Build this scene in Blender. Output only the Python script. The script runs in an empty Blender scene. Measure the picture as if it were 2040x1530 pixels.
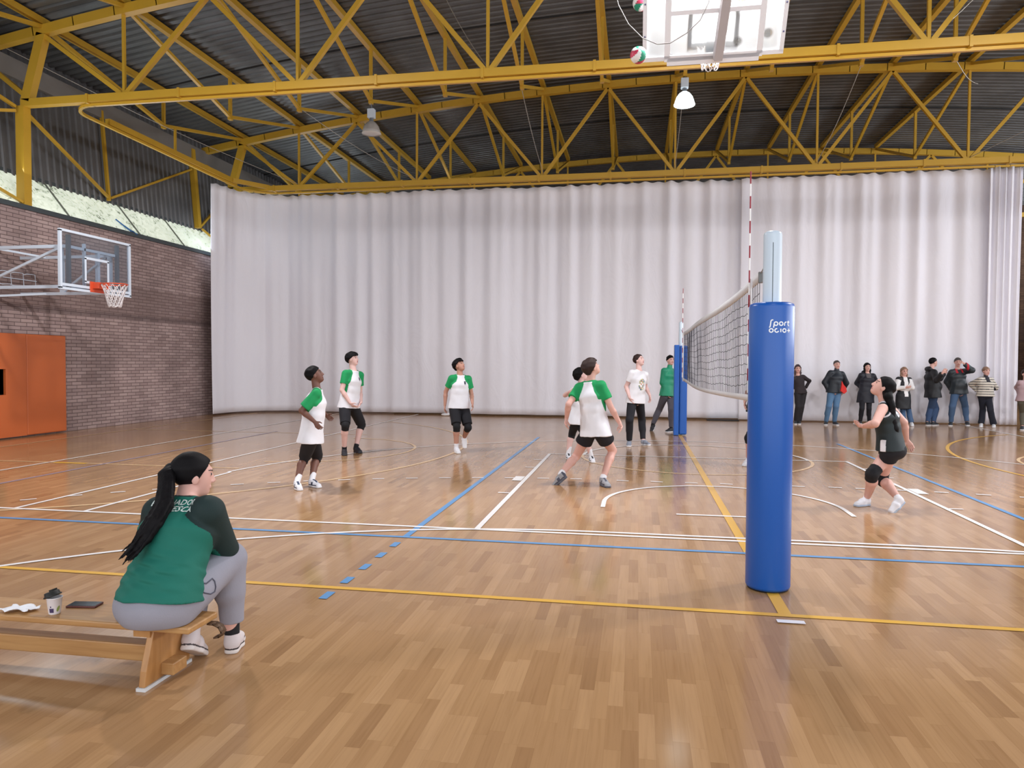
import bpy, bmesh, math, random
import numpy as np
from mathutils import Vector, Matrix
from mathutils.bvhtree import BVHTree
random.seed(7); np.random.seed(7)
SC = bpy.context.scene
COL = SC.collection
PI = math.pi
# ------------------------------------------------------------------ camera, light, exposure
IW, IH, F = 2040, 1530, 1441.17
YAW, PITCH, ROLL = -0.17196, -0.02967, 0.00489
CAM = np.array([-0.9352, -6.2603, 1.5892])
FW = np.array([math.sin(YAW)*math.cos(PITCH), math.cos(YAW)*math.cos(PITCH), math.sin(PITCH)])
_r = np.array([math.cos(YAW), -math.sin(YAW), 0.0]); _u = np.cross(_r, FW)
RT = math.cos(ROLL)*_r + math.sin(ROLL)*_u
UP = -math.sin(ROLL)*_r + math.cos(ROLL)*_u
cam_d = bpy.data.cameras.new('camera'); cam = bpy.data.objects.new('camera', cam_d); COL.objects.link(cam)
cam_d.sensor_width = 36.0; cam_d.lens = F/IW*36.0; cam_d.clip_end = 200; cam_d.clip_start = 0.05
cam.matrix_world = Matrix(((RT[0], UP[0], -FW[0], CAM[0]), (RT[1], UP[1], -FW[1], CAM[1]), (RT[2], UP[2], -FW[2], CAM[2]), (0, 0, 0, 1)))
SC.camera = cam
SC.view_settings.view_transform = 'Standard'; SC.view_settings.look = 'None'
SC.view_settings.gamma = 1.0; SC.view_settings.use_curve_mapping = False
SC.view_settings.exposure = 0.26
SC.cycles.max_bounces = 6; SC.cycles.diffuse_bounces = 4; SC.cycles.glossy_bounces = 3; SC.cycles.transparent_max_bounces = 8
SC.cycles.caustics_reflective = False; SC.cycles.caustics_refractive = False; SC.cycles.adaptive_threshold = .025
W = bpy.data.worlds.new('world'); SC.world = W; W.use_nodes = True
bgn = W.node_tree.nodes['Background']; bgn.inputs[0].default_value = (0.92, 0.95, 1.0, 1); bgn.inputs[1].default_value = 2.0

def lamp_light(loc, energy, size=0.42, color=(1, .96, .96)):
    l = bpy.data.lights.new('bay_lamp_light', 'AREA'); l.shape = 'DISK'; l.size = size; l.energy = energy; l.color = color
    o = bpy.data.objects.new('bay_lamp_light', l); o.location = loc; COL.objects.link(o)
    return o
# daylight: high side window bands, plus an added unseen fill behind the photographer
def window_light(loc, rot, sx, sy, energy, color=(.95, .97, 1)):
    l = bpy.data.lights.new('window_daylight', 'AREA'); l.shape = 'RECTANGLE'; l.size = sx; l.size_y = sy; l.energy = energy; l.color = color
    o = bpy.data.objects.new('window_daylight', l); o.location = loc; o.rotation_euler = rot; COL.objects.link(o)
    return o

for _lx, _ly, _lz in ((11.4, 3.3, 7.3), (-7.42, 3.2, 7.3), (.05, 3.2, 7.4), (5.7, 3.2, 7.4), (-7.42, -4.2, 7.3), (.05, -4.2, 7.4), (7.6, -4.2, 7.3), (-7.42, 18.43, 7.2), (7.6, 18.43, 7.3)):
    lamp_light((_lx, _ly, _lz), 350 if 3 < _ly < 4 else (45 if _ly < 0 else 110), .46)
window_light((-13.3, 10, 5.15), (0, math.radians(-118), 0), .9, 34, 300, (.80, .90, 1))
window_light((18.0, 9, 5.6), (0, math.radians(112), 0), 1.4, 34, 2600, (.90, .94, 1))
window_light((1, -12.6, 4.0), (math.radians(-90), 0, 0), 28, 7, 2000, (.92, .95, 1))  # added daylight fill at the open end of the hall, no window built

def proj(P):
    v = np.asarray(P, float)-CAM; z = v@FW
    return IW/2+F*(v@RT)/z, IH/2-F*(v@UP)/z
def ray(px, py): return FW+RT*(px-IW/2)/F-UP*(py-IH/2)/F
def at_depth(px, py, D): return CAM+ray(px, py)*D
def on_z(px, py, z=0.0):
    r = ray(px, py); return CAM+r*(z-CAM[2])/r[2]
def on_y(px, py, y):
    r = ray(px, py); return CAM+r*(y-CAM[1])/r[1]
def depth_of(P): return float((np.asarray(P)-CAM)@FW)

# ------------------------------------------------------------------ materials
MATS = {}
def srgb(c):
    return tuple(((x/255.0)/12.92 if x/255.0 <= .04045 else ((x/255.0+.055)/1.055)**2.4) for x in c)+(1.0,)
def mat(name, rgb, rough=.6, metal=0.0, noise=0.0, nscale=8.0, bump=0.0, bscale=60.0, emit=None, estr=0.0, spec=.5, alpha=None, trans=0.0, stretch=(1, 1, 1), sheen=0.0, coat=0.0):
    if name in MATS: return MATS[name]
    m = bpy.data.materials.new(name); m.use_nodes = True; nt = m.node_tree; b = nt.nodes['Principled BSDF']
    c = srgb(rgb); b.inputs['Base Color'].default_value = c; b.inputs['Roughness'].default_value = rough
    b.inputs['Metallic'].default_value = metal; b.inputs['Specular IOR Level'].default_value = spec
    if sheen: b.inputs['Sheen Weight'].default_value = sheen
    if coat: b.inputs['Coat Weight'].default_value = coat; b.inputs['Coat Roughness'].default_value = .1
    if trans: b.inputs['Transmission Weight'].default_value = trans
    if emit is not None:
        b.inputs['Emission Color'].default_value = srgb(emit); b.inputs['Emission Strength'].default_value = estr
    tc = None
    if noise or bump:
        tc = nt.nodes.new('ShaderNodeTexCoord'); mp = nt.nodes.new('ShaderNodeMapping'); mp.inputs['Scale'].default_value = stretch
        nt.links.new(tc.outputs['Object'], mp.inputs[0])
    if noise:
        n = nt.nodes.new('ShaderNodeTexNoise'); n.inputs['Scale'].default_value = nscale; n.inputs['Detail'].default_value = 5
        nt.links.new(mp.outputs[0], n.inputs['Vector'])
        r = nt.nodes.new('ShaderNodeMapRange'); r.inputs[3].default_value = 1-noise; r.inputs[4].default_value = 1+noise
        nt.links.new(n.outputs[0], r.inputs[0])
        mx = nt.nodes.new('ShaderNodeMix'); mx.data_type = 'RGBA'; mx.blend_type = 'MULTIPLY'; mx.inputs[0].default_value = 1
        mx.inputs[6].default_value = c; nt.links.new(r.outputs[0], mx.inputs[7]); nt.links.new(mx.outputs[2], b.inputs['Base Color'])
    if bump:
        n2 = nt.nodes.new('ShaderNodeTexNoise'); n2.inputs['Scale'].default_value = bscale; n2.inputs['Detail'].default_value = 3
        nt.links.new(mp.outputs[0], n2.inputs['Vector'])
        bp = nt.nodes.new('ShaderNodeBump'); bp.inputs['Strength'].default_value = bump; bp.inputs['Distance'].default_value = .01
        nt.links.new(n2.outputs[0], bp.inputs['Height']); nt.links.new(bp.outputs[0], b.inputs['Normal'])
    MATS[name] = m
    return m

class NT:
    def __init__(s, name):
        s.m = bpy.data.materials.new(name); s.m.use_nodes = True; s.t = s.m.node_tree; s.b = s.t.nodes['Principled BSDF']
    def n(s, typ, **kw):
        x = s.t.nodes.new('ShaderNode'+typ)
        for k, v in kw.items(): setattr(x, k, v)
        return x
    def l(s, a, b): s.t.links.new(a, b)
    def math(s, op, a, b=None, c=None):
        x = s.n('Math', operation=op)
        for i, v in enumerate((a, b, c)):
            if v is None: continue
            if isinstance(v, (int, float)): x.inputs[i].default_value = v
            else: s.l(v, x.inputs[i])
        return x.outputs[0]
    def mix(s, f, a, b, mode='MIX'):
        x = s.n('Mix', data_type='RGBA', blend_type=mode)
        for i, v in ((0, f), (6, a), (7, b)):
            if isinstance(v, (int, float)): x.inputs[i].default_value = v
            elif isinstance(v, tuple): x.inputs[i].default_value = v
            else: s.l(v, x.inputs[i])
        return x.outputs[2]
    def ramp(s, f, stops):
        x = s.n('ValToRGB'); e = x.color_ramp.elements
        while len(e) > 1: e.remove(e[0])
        e[0].position = stops[0][0]; e[0].color = stops[0][1]
        for p, c in stops[1:]:
            q = e.new(p); q.color = c
        s.l(f, x.inputs[0]); return x.outputs[0]

def floor_material():
    t = NT('oak_parquet'); tc = t.n('TexCoord'); sp = t.n('SeparateXYZ'); t.l(tc.outputs['Object'], sp.inputs[0])
    X, Y = sp.outputs[0], sp.outputs[1]
    wdt = .0705
    i = t.math('FLOOR', t.math('DIVIDE', X, wdt))
    w1 = t.n('TexWhiteNoise', noise_dimensions='1D'); t.l(i, w1.inputs['W'])
    yy = t.math('ADD', t.math('DIVIDE', Y, .46), t.math('MULTIPLY', w1.outputs['Value'], 7.31))
    # uneven plank lengths
    yn = t.math('ADD', yy, t.math('MULTIPLY', t.math('SINE', t.math('MULTIPLY', yy, 2.1)), .17))
    j = t.math('FLOOR', yn)
    cb = t.n('CombineXYZ'); t.l(i, cb.inputs[0]); t.l(j, cb.inputs[1])
    w2 = t.n('TexWhiteNoise', noise_dimensions='2D'); t.l(cb.outputs[0], w2.inputs['Vector'])
    base = t.ramp(w2.outputs['Value'], [(0, srgb((152, 117, 83))), (.06, srgb((163, 127, 91))), (.4, srgb((169, 133, 96))), (.75, srgb((174, 138, 100))), (1, srgb((183, 147, 109)))])
    # grain
    mp = t.n('Mapping'); mp.inputs['Scale'].default_value = (60, 2.2, 1); cb2 = t.n('CombineXYZ')
    t.l(t.math('ADD', X, t.math('MULTIPLY', w2.outputs['Value'], 13)), cb2.inputs[0]); t.l(Y, cb2.inputs[1]); t.l(cb2.outputs[0], mp.inputs[0])
    nz = t.n('TexNoise'); nz.inputs['Scale'].default_value = 1.0; nz.inputs['Detail'].default_value = 6; t.l(mp.outputs[0], nz.inputs['Vector'])
    g = t.ramp(nz.outputs[0], [(.3, (.91, .89, .86, 1)), (.5, (1, 1, 1, 1)), (.72, (1.05, 1.045, 1.03, 1))])
    c = t.mix(1.0, base, g, 'MULTIPLY')
    n3 = t.n('TexNoise'); n3.inputs['Scale'].default_value = .5; n3.inputs['Detail'].default_value = 4; t.l(tc.outputs['Object'], n3.inputs['Vector'])
    g3 = t.ramp(n3.outputs[0], [(.35, (.93, .90, .88, 1)), (.65, (1.05, 1.04, 1.02, 1))])
    c = t.mix(1.0, c, g3, 'MULTIPLY')
    # thin joints
    fx = t.math('FRACT', t.math('DIVIDE', X, wdt)); ex = t.math('LESS_THAN', t.math('MINIMUM', fx, t.math('SUBTRACT', 1, fx)), .018)
    fy = t.math('FRACT', yn); ey = t.math('LESS_THAN', t.math('MINIMUM', fy, t.math('SUBTRACT', 1, fy)), .004)
    e = t.math('MULTIPLY', t.math('MAXIMUM', ex, ey), .14)
    c = t.mix(e, c, srgb((112, 78, 48)))
    t.l(c, t.b.inputs['Base Color'])
    r = t.math('ADD', .10, t.math('MULTIPLY', n3.outputs[0], .08)); t.l(r, t.b.inputs['Roughness'])
    t.b.inputs['IOR'].default_value = 1.36
    return t.m

def brick_material(axis='y', ca=(180, 160, 156), cb_=(152, 132, 129), mort=(108, 90, 90)):
    t = NT('mauve_brick'); tc = t.n('TexCoord'); sp = t.n('SeparateXYZ'); t.l(tc.outputs['Object'], sp.inputs[0])
    cb = t.n('CombineXYZ'); t.l(sp.outputs[1 if axis == 'y' else 0], cb.inputs[0]); t.l(sp.outputs[2], cb.inputs[1])
    br = t.n('TexBrick'); t.l(cb.outputs[0], br.inputs['Vector'])
    br.inputs['Scale'].default_value = 1.0; br.inputs['Brick Width'].default_value = .30; br.inputs['Row Height'].default_value = .079
    br.inputs['Mortar Size'].default_value = .008; br.inputs['Mortar Smooth'].default_value = .2; br.inputs['Bias'].default_value = -.1
    br.inputs['Color1'].default_value = srgb(ca); br.inputs['Color2'].default_value = srgb(cb_); br.inputs['Mortar'].default_value = srgb(mort)
    # smooth darker course and per-zone tone
    n = t.n('TexNoise'); n.inputs['Scale'].default_value = .7; n.inputs['Detail'].default_value = 6; t.l(tc.outputs['Object'], n.inputs['Vector'])
    g = t.ramp(n.outputs[0], [(.35, (.78, .76, .76, 1)), (.65, (1.12, 1.1, 1.1, 1))])
    c = t.mix(1.0, br.outputs['Color'], g, 'MULTIPLY')
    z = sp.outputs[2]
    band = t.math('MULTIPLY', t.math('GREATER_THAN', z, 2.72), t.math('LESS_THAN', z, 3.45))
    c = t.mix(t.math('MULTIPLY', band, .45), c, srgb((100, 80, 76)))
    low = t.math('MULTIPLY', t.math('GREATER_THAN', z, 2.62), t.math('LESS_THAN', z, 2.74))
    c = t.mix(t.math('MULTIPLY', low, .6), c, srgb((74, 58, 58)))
    t.l(c, t.b.inputs['Base Color']); t.b.inputs['Roughness'].default_value = .8
    bp = t.n('Bump'); bp.inputs['Strength'].default_value = .5; bp.inputs['Distance'].default_value = .01
    t.l(t.math('SUBTRACT', 1.0, br.outputs['Fac']), bp.inputs['Height']); t.l(bp.outputs[0], t.b.inputs['Normal'])
    return t.m

def band_material():
    t = NT('milky_rooflight_sheet'); tc = t.n('TexCoord')
    mp = t.n('Mapping'); mp.inputs['Scale'].default_value = (1, 1.0, 1); mp.inputs['Rotation'].default_value = (.6, 0, 0); t.l(tc.outputs['Object'], mp.inputs[0])
    n = t.n('TexNoise'); n.inputs['Scale'].default_value = 9; n.inputs['Detail'].default_value = 7; n.inputs['Roughness'].default_value = .75; n.inputs['Distortion'].default_value = 1.0
    t.l(mp.outputs[0], n.inputs['Vector'])
    n2 = t.n('TexNoise'); n2.inputs['Scale'].default_value = 1.3; n2.inputs['Detail'].default_value = 3; t.l(tc.outputs['Object'], n2.inputs['Vector'])
    spk = t.ramp(t.math('ADD', n.outputs[0], t.math('MULTIPLY', t.math('SUBTRACT', n2.outputs[0], .5), .25)), [(.36, srgb((96, 104, 90))), (.43, srgb((196, 206, 188))), (.6, srgb((228, 236, 220)))])
    t.l(spk, t.b.inputs['Base Color']); t.l(spk, t.b.inputs['Emission Color']); t.b.inputs['Emission Strength'].default_value = .62
    t.b.inputs['Roughness'].default_value = .35
    return t.m

def wood_material(name, ca, cb_, scale=(2, 30, 30), rough=.4):
    t = NT(name); tc = t.n('TexCoord'); mp = t.n('Mapping'); mp.inputs['Scale'].default_value = scale; t.l(tc.outputs['Object'], mp.inputs[0])
    n = t.n('TexNoise'); n.inputs['Scale'].default_value = 1.0; n.inputs['Detail'].default_value = 6; n.inputs['Distortion'].default_value = .4; t.l(mp.outputs[0], n.inputs['Vector'])
    c = t.ramp(n.outputs[0], [(.3, srgb(ca)), (.7, srgb(cb_))]); t.l(c, t.b.inputs['Base Color']); t.b.inputs['Roughness'].default_value = rough
    return t.m

def curtain_material():
    t = NT('white_vinyl_curtain'); tc = t.n('TexCoord')
    n = t.n('TexNoise'); n.inputs['Scale'].default_value = .45; n.inputs['Detail'].default_value = 5
    mp = t.n('Mapping'); mp.inputs['Scale'].default_value = (1, 1, .3); t.l(tc.outputs['Object'], mp.inputs[0]); t.l(mp.outputs[0], n.inputs['Vector'])
    c = t.ramp(n.outputs[0], [(.3, srgb((220, 219, 228))), (.6, srgb((234, 233, 241)))])
    t.l(c, t.b.inputs['Base Color']); t.b.inputs['Roughness'].default_value = .5; t.b.inputs['Specular IOR Level'].default_value = .3
    # soft diagonal creases
    w = t.n('TexNoise'); w.inputs['Scale'].default_value = 1.4; w.inputs['Detail'].default_value = 3; w.inputs['Distortion'].default_value = 1.5
    m2 = t.n('Mapping'); m2.inputs['Scale'].default_value = (1, 1, .5); m2.inputs['Rotation'].default_value = (0, .3, 0); t.l(tc.outputs['Object'], m2.inputs[0]); t.l(m2.outputs[0], w.inputs['Vector'])
    bp = t.n('Bump'); bp.inputs['Strength'].default_value = .35; bp.inputs['Distance'].default_value = .08; t.l(w.outputs[0], bp.inputs['Height']); t.l(bp.outputs[0], t.b.inputs['Normal'])
    return t.m

def steel_material(name='galvanised_sheet', rgb=(104, 106, 108), rough=.42):
    t = NT(name); tc = t.n('TexCoord')
    n = t.n('TexNoise'); n.inputs['Scale'].default_value = 1.2; n.inputs['Detail'].default_value = 6; t.l(tc.outputs['Object'], n.inputs['Vector'])
    k = srgb(rgb); d = tuple(x*.62 for x in k[:3])+(1,)
    c = t.ramp(n.outputs[0], [(.3, d), (.65, k)]); t.l(c, t.b.inputs['Base Color'])
    t.b.inputs['Metallic'].default_value = .55; t.b.inputs['Roughness'].default_value = rough
    return t.m

def glass_material(name='clear_acrylic', haze=.08, tint=(232, 236, 240)):
    m = bpy.data.materials.new(name); m.use_nodes = True; nt = m.node_tree; nt.nodes.clear()
    o = nt.nodes.new('ShaderNodeOutputMaterial'); tr = nt.nodes.new('ShaderNodeBsdfTransparent'); gl = nt.nodes.new('ShaderNodeBsdfGlossy'); df = nt.nodes.new('ShaderNodeBsdfTranslucent')
    gl.inputs['Roughness'].default_value = .04; tr.inputs[0].default_value = srgb(tint); df.inputs[0].default_value = (.8, .82, .84, 1)
    lw = nt.nodes.new('ShaderNodeLayerWeight'); lw.inputs[0].default_value = .5; pw = nt.nodes.new('ShaderNodeMath'); pw.operation = 'POWER'; pw.inputs[1].default_value = 4.0; nt.links.new(lw.outputs['Facing'], pw.inputs[0]); fr = nt.nodes.new('ShaderNodeMath'); fr.operation = 'MULTIPLY_ADD'; fr.inputs[1].default_value = .5; fr.inputs[2].default_value = .03; nt.links.new(pw.outputs[0], fr.inputs[0])
    m1 = nt.nodes.new('ShaderNodeMixShader'); m2 = nt.nodes.new('ShaderNodeMixShader')
    nt.links.new(fr.outputs[0], m1.inputs[0]); nt.links.new(tr.outputs[0], m1.inputs[1]); nt.links.new(gl.outputs[0], m1.inputs[2])
    m2.inputs[0].default_value = haze; nt.links.new(m1.outputs[0], m2.inputs[1]); nt.links.new(df.outputs[0], m2.inputs[2]); nt.links.new(m2.outputs[0], o.inputs[0])
    return m, m2

# ------------------------------------------------------------------ mesh helpers
def link(name, me, m=None, parent=None):
    o = bpy.data.objects.new(name, me); COL.objects.link(o)
    if m is not None:
        for x in (m if isinstance(m, (list, tuple)) else [m]): me.materials.append(x)
    if parent is not None: o.parent = parent
    return o
def tag(o, label=None, cat=None, group=None, kind=None):
    if label: o['label'] = label
    if cat: o['category'] = cat
    if group: o['group'] = group
    if kind: o['kind'] = kind
    return o
def thing(name, loc, label, cat, group=None, rz=0.0):
    o = bpy.data.objects.new(name, None); COL.objects.link(o); o.location = loc; o.rotation_euler = (0, 0, rz); o.empty_display_size = .1
    return tag(o, label, cat, group)
def copy_tree(o, parent=None):
    c = o.copy(); COL.objects.link(c); c.parent = parent
    for ch in o.children: copy_tree(ch, c)
    return c

class MB:
    def __init__(s): s.v = []; s.f = []; s.mi = []; s.cur = 0; s.sm = []; s.smooth = False
    def add(s, vs, fs):
        n = len(s.v); s.v += [tuple(map(float, v)) for v in vs]
        for f in fs: s.f.append(tuple(i+n for i in f)); s.mi.append(s.cur); s.sm.append(s.smooth)
    def box(s, c, d, R=None):
        c = np.array(c, float); h = np.array(d, float)/2; vs = []
        for x in (-1, 1):
            for y in (-1, 1):
                for z in (-1, 1):
                    p = h*np.array([x, y, z]); p = R@p if R is not None else p; vs.append(c+p)
        s.add(vs, [(0, 1, 3, 2), (4, 6, 7, 5), (0, 4, 5, 1), (2, 3, 7, 6), (0, 2, 6, 4), (1, 5, 7, 3)])
    def bar(s, a, b, w, h, up=(0, 0, 1), e=0.0):
        a = np.array(a, float); b = np.array(b, float); d = b-a; L = np.linalg.norm(d); d /= L; u = np.array(up, float)
        if abs(d@u) > .98: u = np.array([0, 1.0, 0]) if abs(d[1]) < .9 else np.array([1.0, 0, 0])
        r = np.cross(d, u); r /= np.linalg.norm(r); u = np.cross(r, d)
        s.box((a+b)/2, (w, L+2*e, h), np.stack([r, d, u], 1))
    def tube(s, pts, r, n=8, cap=True, closed=False):
        pts = [np.array(p, float) for p in pts]; m = len(pts); rs = r if isinstance(r, (list, tuple)) else [r]*m
        sm = s.smooth; s.smooth = True
        ref = None; rings = []
        for i in range(m):
            if closed: d = pts[(i+1) % m]-pts[i-1]
            else: d = pts[min(i+1, m-1)]-pts[max(i-1, 0)]
            d = d/(np.linalg.norm(d)+1e-12)
            if ref is None:
                ref = np.array([0, 0, 1.0]) if abs(d[2]) < .9 else np.array([1.0, 0, 0])
            x = np.cross(d, ref); x /= np.linalg.norm(x)+1e-12; y = np.cross(x, d); ref = y
            rings.append([pts[i]+rs[i]*(x*math.cos(2*PI*k/n)+y*math.sin(2*PI*k/n)) for k in range(n)])
        vs = [p for rg in rings for p in rg]; fs = []
        for i in range(m if closed else m-1):
            for k in range(n):
                a = i*n+k; b = i*n+(k+1) % n; c = ((i+1) % m)*n+(k+1) % n; d_ = ((i+1) % m)*n+k
                fs.append((a, d_, c, b))
        s.add(vs, fs)
        if cap and not closed:
            s.smooth = False
            s.add(rings[0], [tuple(range(n))]); s.add(rings[-1], [tuple(reversed(range(n)))])
        s.smooth = sm
    def lathe(s, c, prof, n=24, axis=None, R=None):
        c = np.array(c, float); sm = s.smooth; s.smooth = True; vs = []; fs = []
        for (r, z) in prof:
            for k in range(n):
                p = np.array([r*math.cos(2*PI*k/n), r*math.sin(2*PI*k/n), z]); p = R@p if R is not None else p; vs.append(c+p)
        for i in range(len(prof)-1):
            for k in range(n):
                fs.append((i*n+k, i*n+(k+1) % n, (i+1)*n+(k+1) % n, (i+1)*n+k))
        s.add(vs, fs); s.smooth = sm
    def sphere(s, c, r, n=16, m=10, sc=(1, 1, 1), R=None):
        c = np.array(c, float); vs = []; fs = []; sm = s.smooth; s.smooth = True
        for i in range(m+1):
            th = PI*i/m
            for k in range(n):
                p = np.array([math.sin(th)*math.cos(2*PI*k/n)*sc[0], math.sin(th)*math.sin(2*PI*k/n)*sc[1], math.cos(th)*sc[2]])*r
                p = R@p if R is not None else p; vs.append(c+p)
        for i in range(m):
            for k in range(n): fs.append((i*n+k, (i+1)*n+k, (i+1)*n+(k+1) % n, i*n+(k+1) % n))
        s.add(vs, fs); s.smooth = sm
    def build(s, name, m=None, parent=None, bevel=0.0, off=None):
        me = bpy.data.meshes.new(name); o_ = np.array(off, float) if off is not None else None
        vs = s.v if o_ is None else [tuple(np.array(v)-o_) for v in s.v]
        me.from_pydata(vs, [], s.f)
        me.polygons.foreach_set('material_index', s.mi); me.polygons.foreach_set('use_smooth', s.sm)
        me.validate(clean_customdata=False); me.update()
        o = link(name, me, m, parent)
        if bevel:
            bv = o.modifiers.new('bevel', 'BEVEL'); bv.width = bevel; bv.segments = 2; bv.limit_method = 'ANGLE'; bv.angle_limit = math.radians(40)
        return o
# ------------------------------------------------------------------ the hall
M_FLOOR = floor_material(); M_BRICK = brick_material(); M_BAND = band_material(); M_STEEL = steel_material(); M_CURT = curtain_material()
M_SHEET = steel_material('wall_sheet', (120, 120, 122), .5)
YEL = mat('yellow_paint', (192, 151, 46), rough=.42, noise=.08, nscale=3)
YEL2 = mat('yellow_rail_paint', (196, 155, 48), rough=.38)
DARK = mat('dark_coping', (66, 74, 78), rough=.6)
WHT = mat('white_court_paint', (238, 236, 236), rough=.3)
BLU = mat('blue_court_paint', (88, 146, 200), rough=.3)
PUR = mat('faded_blue_court_paint', (150, 138, 158), rough=.3)  # faded blue line paint with a purple reflection mixed into its colour
YLW = mat('yellow_court_paint', (222, 172, 62), rough=.3)
PEA = mat('peach_court_paint', (224, 190, 146), rough=.3)
ZC = 9.42; KA = .0052; XA = 1.9
def arc(x): return ZC-KA*(x-XA)**2
YN, YF, YT = 6.95, 14.60, 22.25        # truss planes
XW = -13.5

mb = MB(); mb.box((2, 9, -.05), (36, 44, .1)); floor = mb.build('floor', M_FLOOR); tag(floor, 'oak strip parquet sports floor with painted court lines', 'floor', kind='structure')

_lz = [0.003]
def strip(name, pts, w, m, closed=False, label=None):
    z = _lz[0]; _lz[0] += .00004; pts = [np.array(p, float) for p in pts]; vs = []; fs = []; n = len(pts)
    for i in range(n):
        if closed: d = pts[(i+1) % n]-pts[i-1]
        else: d = pts[min(i+1, n-1)]-pts[max(i-1, 0)]
        d /= np.linalg.norm(d); q = np.array([-d[1], d[0]])*w/2
        vs += [(*(pts[i]+q), z), (*(pts[i]-q), z)]
    for i in range(n if closed else n-1):
        a = 2*i; b = 2*((i+1) % n); fs.append((a, a+1, b+1, b))
    me = bpy.data.meshes.new(name); me.from_pydata(vs, [], fs); me.update()
    o = link(name, me, m, floor)
    if label: o['label'] = label
    return o
def arcpts(cx, cy, r, a0, a1, n=48): return [(cx+r*math.cos(math.radians(a0+(a1-a0)*i/n)), cy+r*math.sin(math.radians(a0+(a1-a0)*i/n))) for i in range(n+1)]
yb = .418
# main (long) court in faded paint first
strip('faded_court_line', [(-12.4, -1.4), (-12.4, 14.2)], .05, PEA)
strip('faded_key_line', [(-12.4, 3.58), (-6.75, 3.58)], .05, PEA); strip('faded_key_line', [(-12.4, 8.7), (-6.75, 8.7)], .05, PEA)
strip('yellow_key_block', [(-9.85, 3.57), (-9.3, 3.57)], .10, YLW)
strip('faded_key_arc', arcpts(-6.75, 6.15, 1.82, -90, 90), .05, PEA)
strip('faded_three_point_arc', arcpts(-10.85, 6.2, 6.75, -62, 62), .06, PEA)
strip('faded_centre_circle', arcpts(0, 6.22, 1.86, 0, 360), .05, PEA)
strip('yellow_three_point_arc', arcpts(11.2, 6.3, 6.75, 124, 195), .06, YLW)
strip('faded_three_point_arc', arcpts(11.2, 6.3, 6.75, 195, 240), .05, PEA)
strip('faded_key_arc', arcpts(7.0, 6.3, 1.82, 90, 270), .05, PEA)
strip('faded_volleyball_end_line', [(-9.0, 0), (-9.0, 9)], .06, PUR)
strip('blue_volleyball_end_line', [(9.0, 0), (9.0, 9)], .06, BLU)
strip('yellow_side_line', [(-12.4, -1.508), (16, -1.508)], .055, YLW)
strip('yellow_centre_line', [(0, -1.508), (0, 13.9)], .08, YLW)
strip('blue_volleyball_side_line', [(-9.03, 0), (9.03, 0)], .055, BLU)
for sx in (-1, 1):
    strip('blue_attack_line', [(3.0*sx, 0), (3.0*sx, 9)], .06, BLU)
    for k in range(5):
        y0 = -.2-.35*k; strip('blue_attack_line_dash', [(3.0*sx, y0), (3.0*sx, y0-.15)], .06, BLU)
# white cross court
strip('white_base_line', [(-13.0, yb), (14.0, yb)], .05, WHT)
strip('white_side_line', [(-7.5, yb), (-7.5, 14.9)], .05, WHT); strip('white_side_line', [(7.5, yb), (7.5, 14.9)], .05, WHT)
strip('white_outer_side_line', [(-9.96, -1.5), (-9.96, 14.9)], .05, WHT)
strip('white_three_point_line', [(-6.66, yb), (-6.66, 3.2)]+arcpts(0, 2.0, 6.82, 169.6, 10.4, 90)+[(6.66, 3.2), (6.66, yb)], .05, WHT)
for sx in (-1, 1):
    strip('white_key_side_line', [(2.43*sx, yb), (2.43*sx, 6.25)], .055, WHT)
    for yk in (2.37, 4.56, 5.44): strip('white_key_mark', [(2.46*sx, yk), (2.60*sx, yk)], .045, WHT)
    strip('white_key_block', [(2.53*sx, 3.29), (2.53*sx, 3.66)], .13, WHT)
strip('white_free_throw_line', [(-2.45, 6.235), (2.45, 6.235)], .05, WHT)
strip('white_free_throw_arc', arcpts(0, 6.235, 1.84, 0, 180), .05, WHT)
strip('white_no_charge_arc', [(-1.3, 1.72), (-1.3, 2.05)]+arcpts(0, 2.05, 1.3, 180, 0)+[(1.3, 2.05), (1.3, 1.72)], .05, WHT)
strip('white_backboard_mark', [(-.52, 1.49), (.52, 1.49)], .05, WHT)
strip('white_goal_area_line', arcpts(-1.3, -5.4, 5.93, 170, 90)+arcpts(1.6, -5.4, 5.93, 90, 10), .05, WHT)
ang = 90.0
dx = -1.3
dd_list = []
x = -1.3
step = .45
xs = np.arange(-1.2, 1.6, step)
for x in xs: dd_list.append(([x, 3.58], [x+.16, 3.56]))
for i in range(1, 24):
    a = math.radians(90+(i*step)/9*180/PI); c = np.array([-1.3+9*math.cos(a), -5.4+9*math.sin(a)]); t = np.array([math.sin(a), -math.cos(a)]); dd_list.append((c-t*.08, c+t*.08))
for i in range(1, 16):
    a = math.radians(90-(i*step)/9*180/PI); c = np.array([1.45+9*math.cos(a), -5.4+9*math.sin(a)-.04]); t = np.array([math.sin(a), -math.cos(a)]); dd_list.append((c-t*.08, c+t*.08))
for a, b in dd_list: strip('white_free_throw_dash', [a, b], .045, WHT)
strip('white_floor_plate', [(-.075, -1.63), (.09, -1.63)], .055, mat('white_plate', (236, 236, 246), rough=.3))

# left wall
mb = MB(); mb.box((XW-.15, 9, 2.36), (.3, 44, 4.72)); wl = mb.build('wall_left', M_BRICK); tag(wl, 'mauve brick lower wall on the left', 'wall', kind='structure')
mb = MB(); mb.box((XW-.13, 9, 4.76), (.36, 44, .10)); o = mb.build('trim_1', DARK); tag(o, 'dark coping along the top of the brick wall', 'trim', kind='structure')
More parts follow.
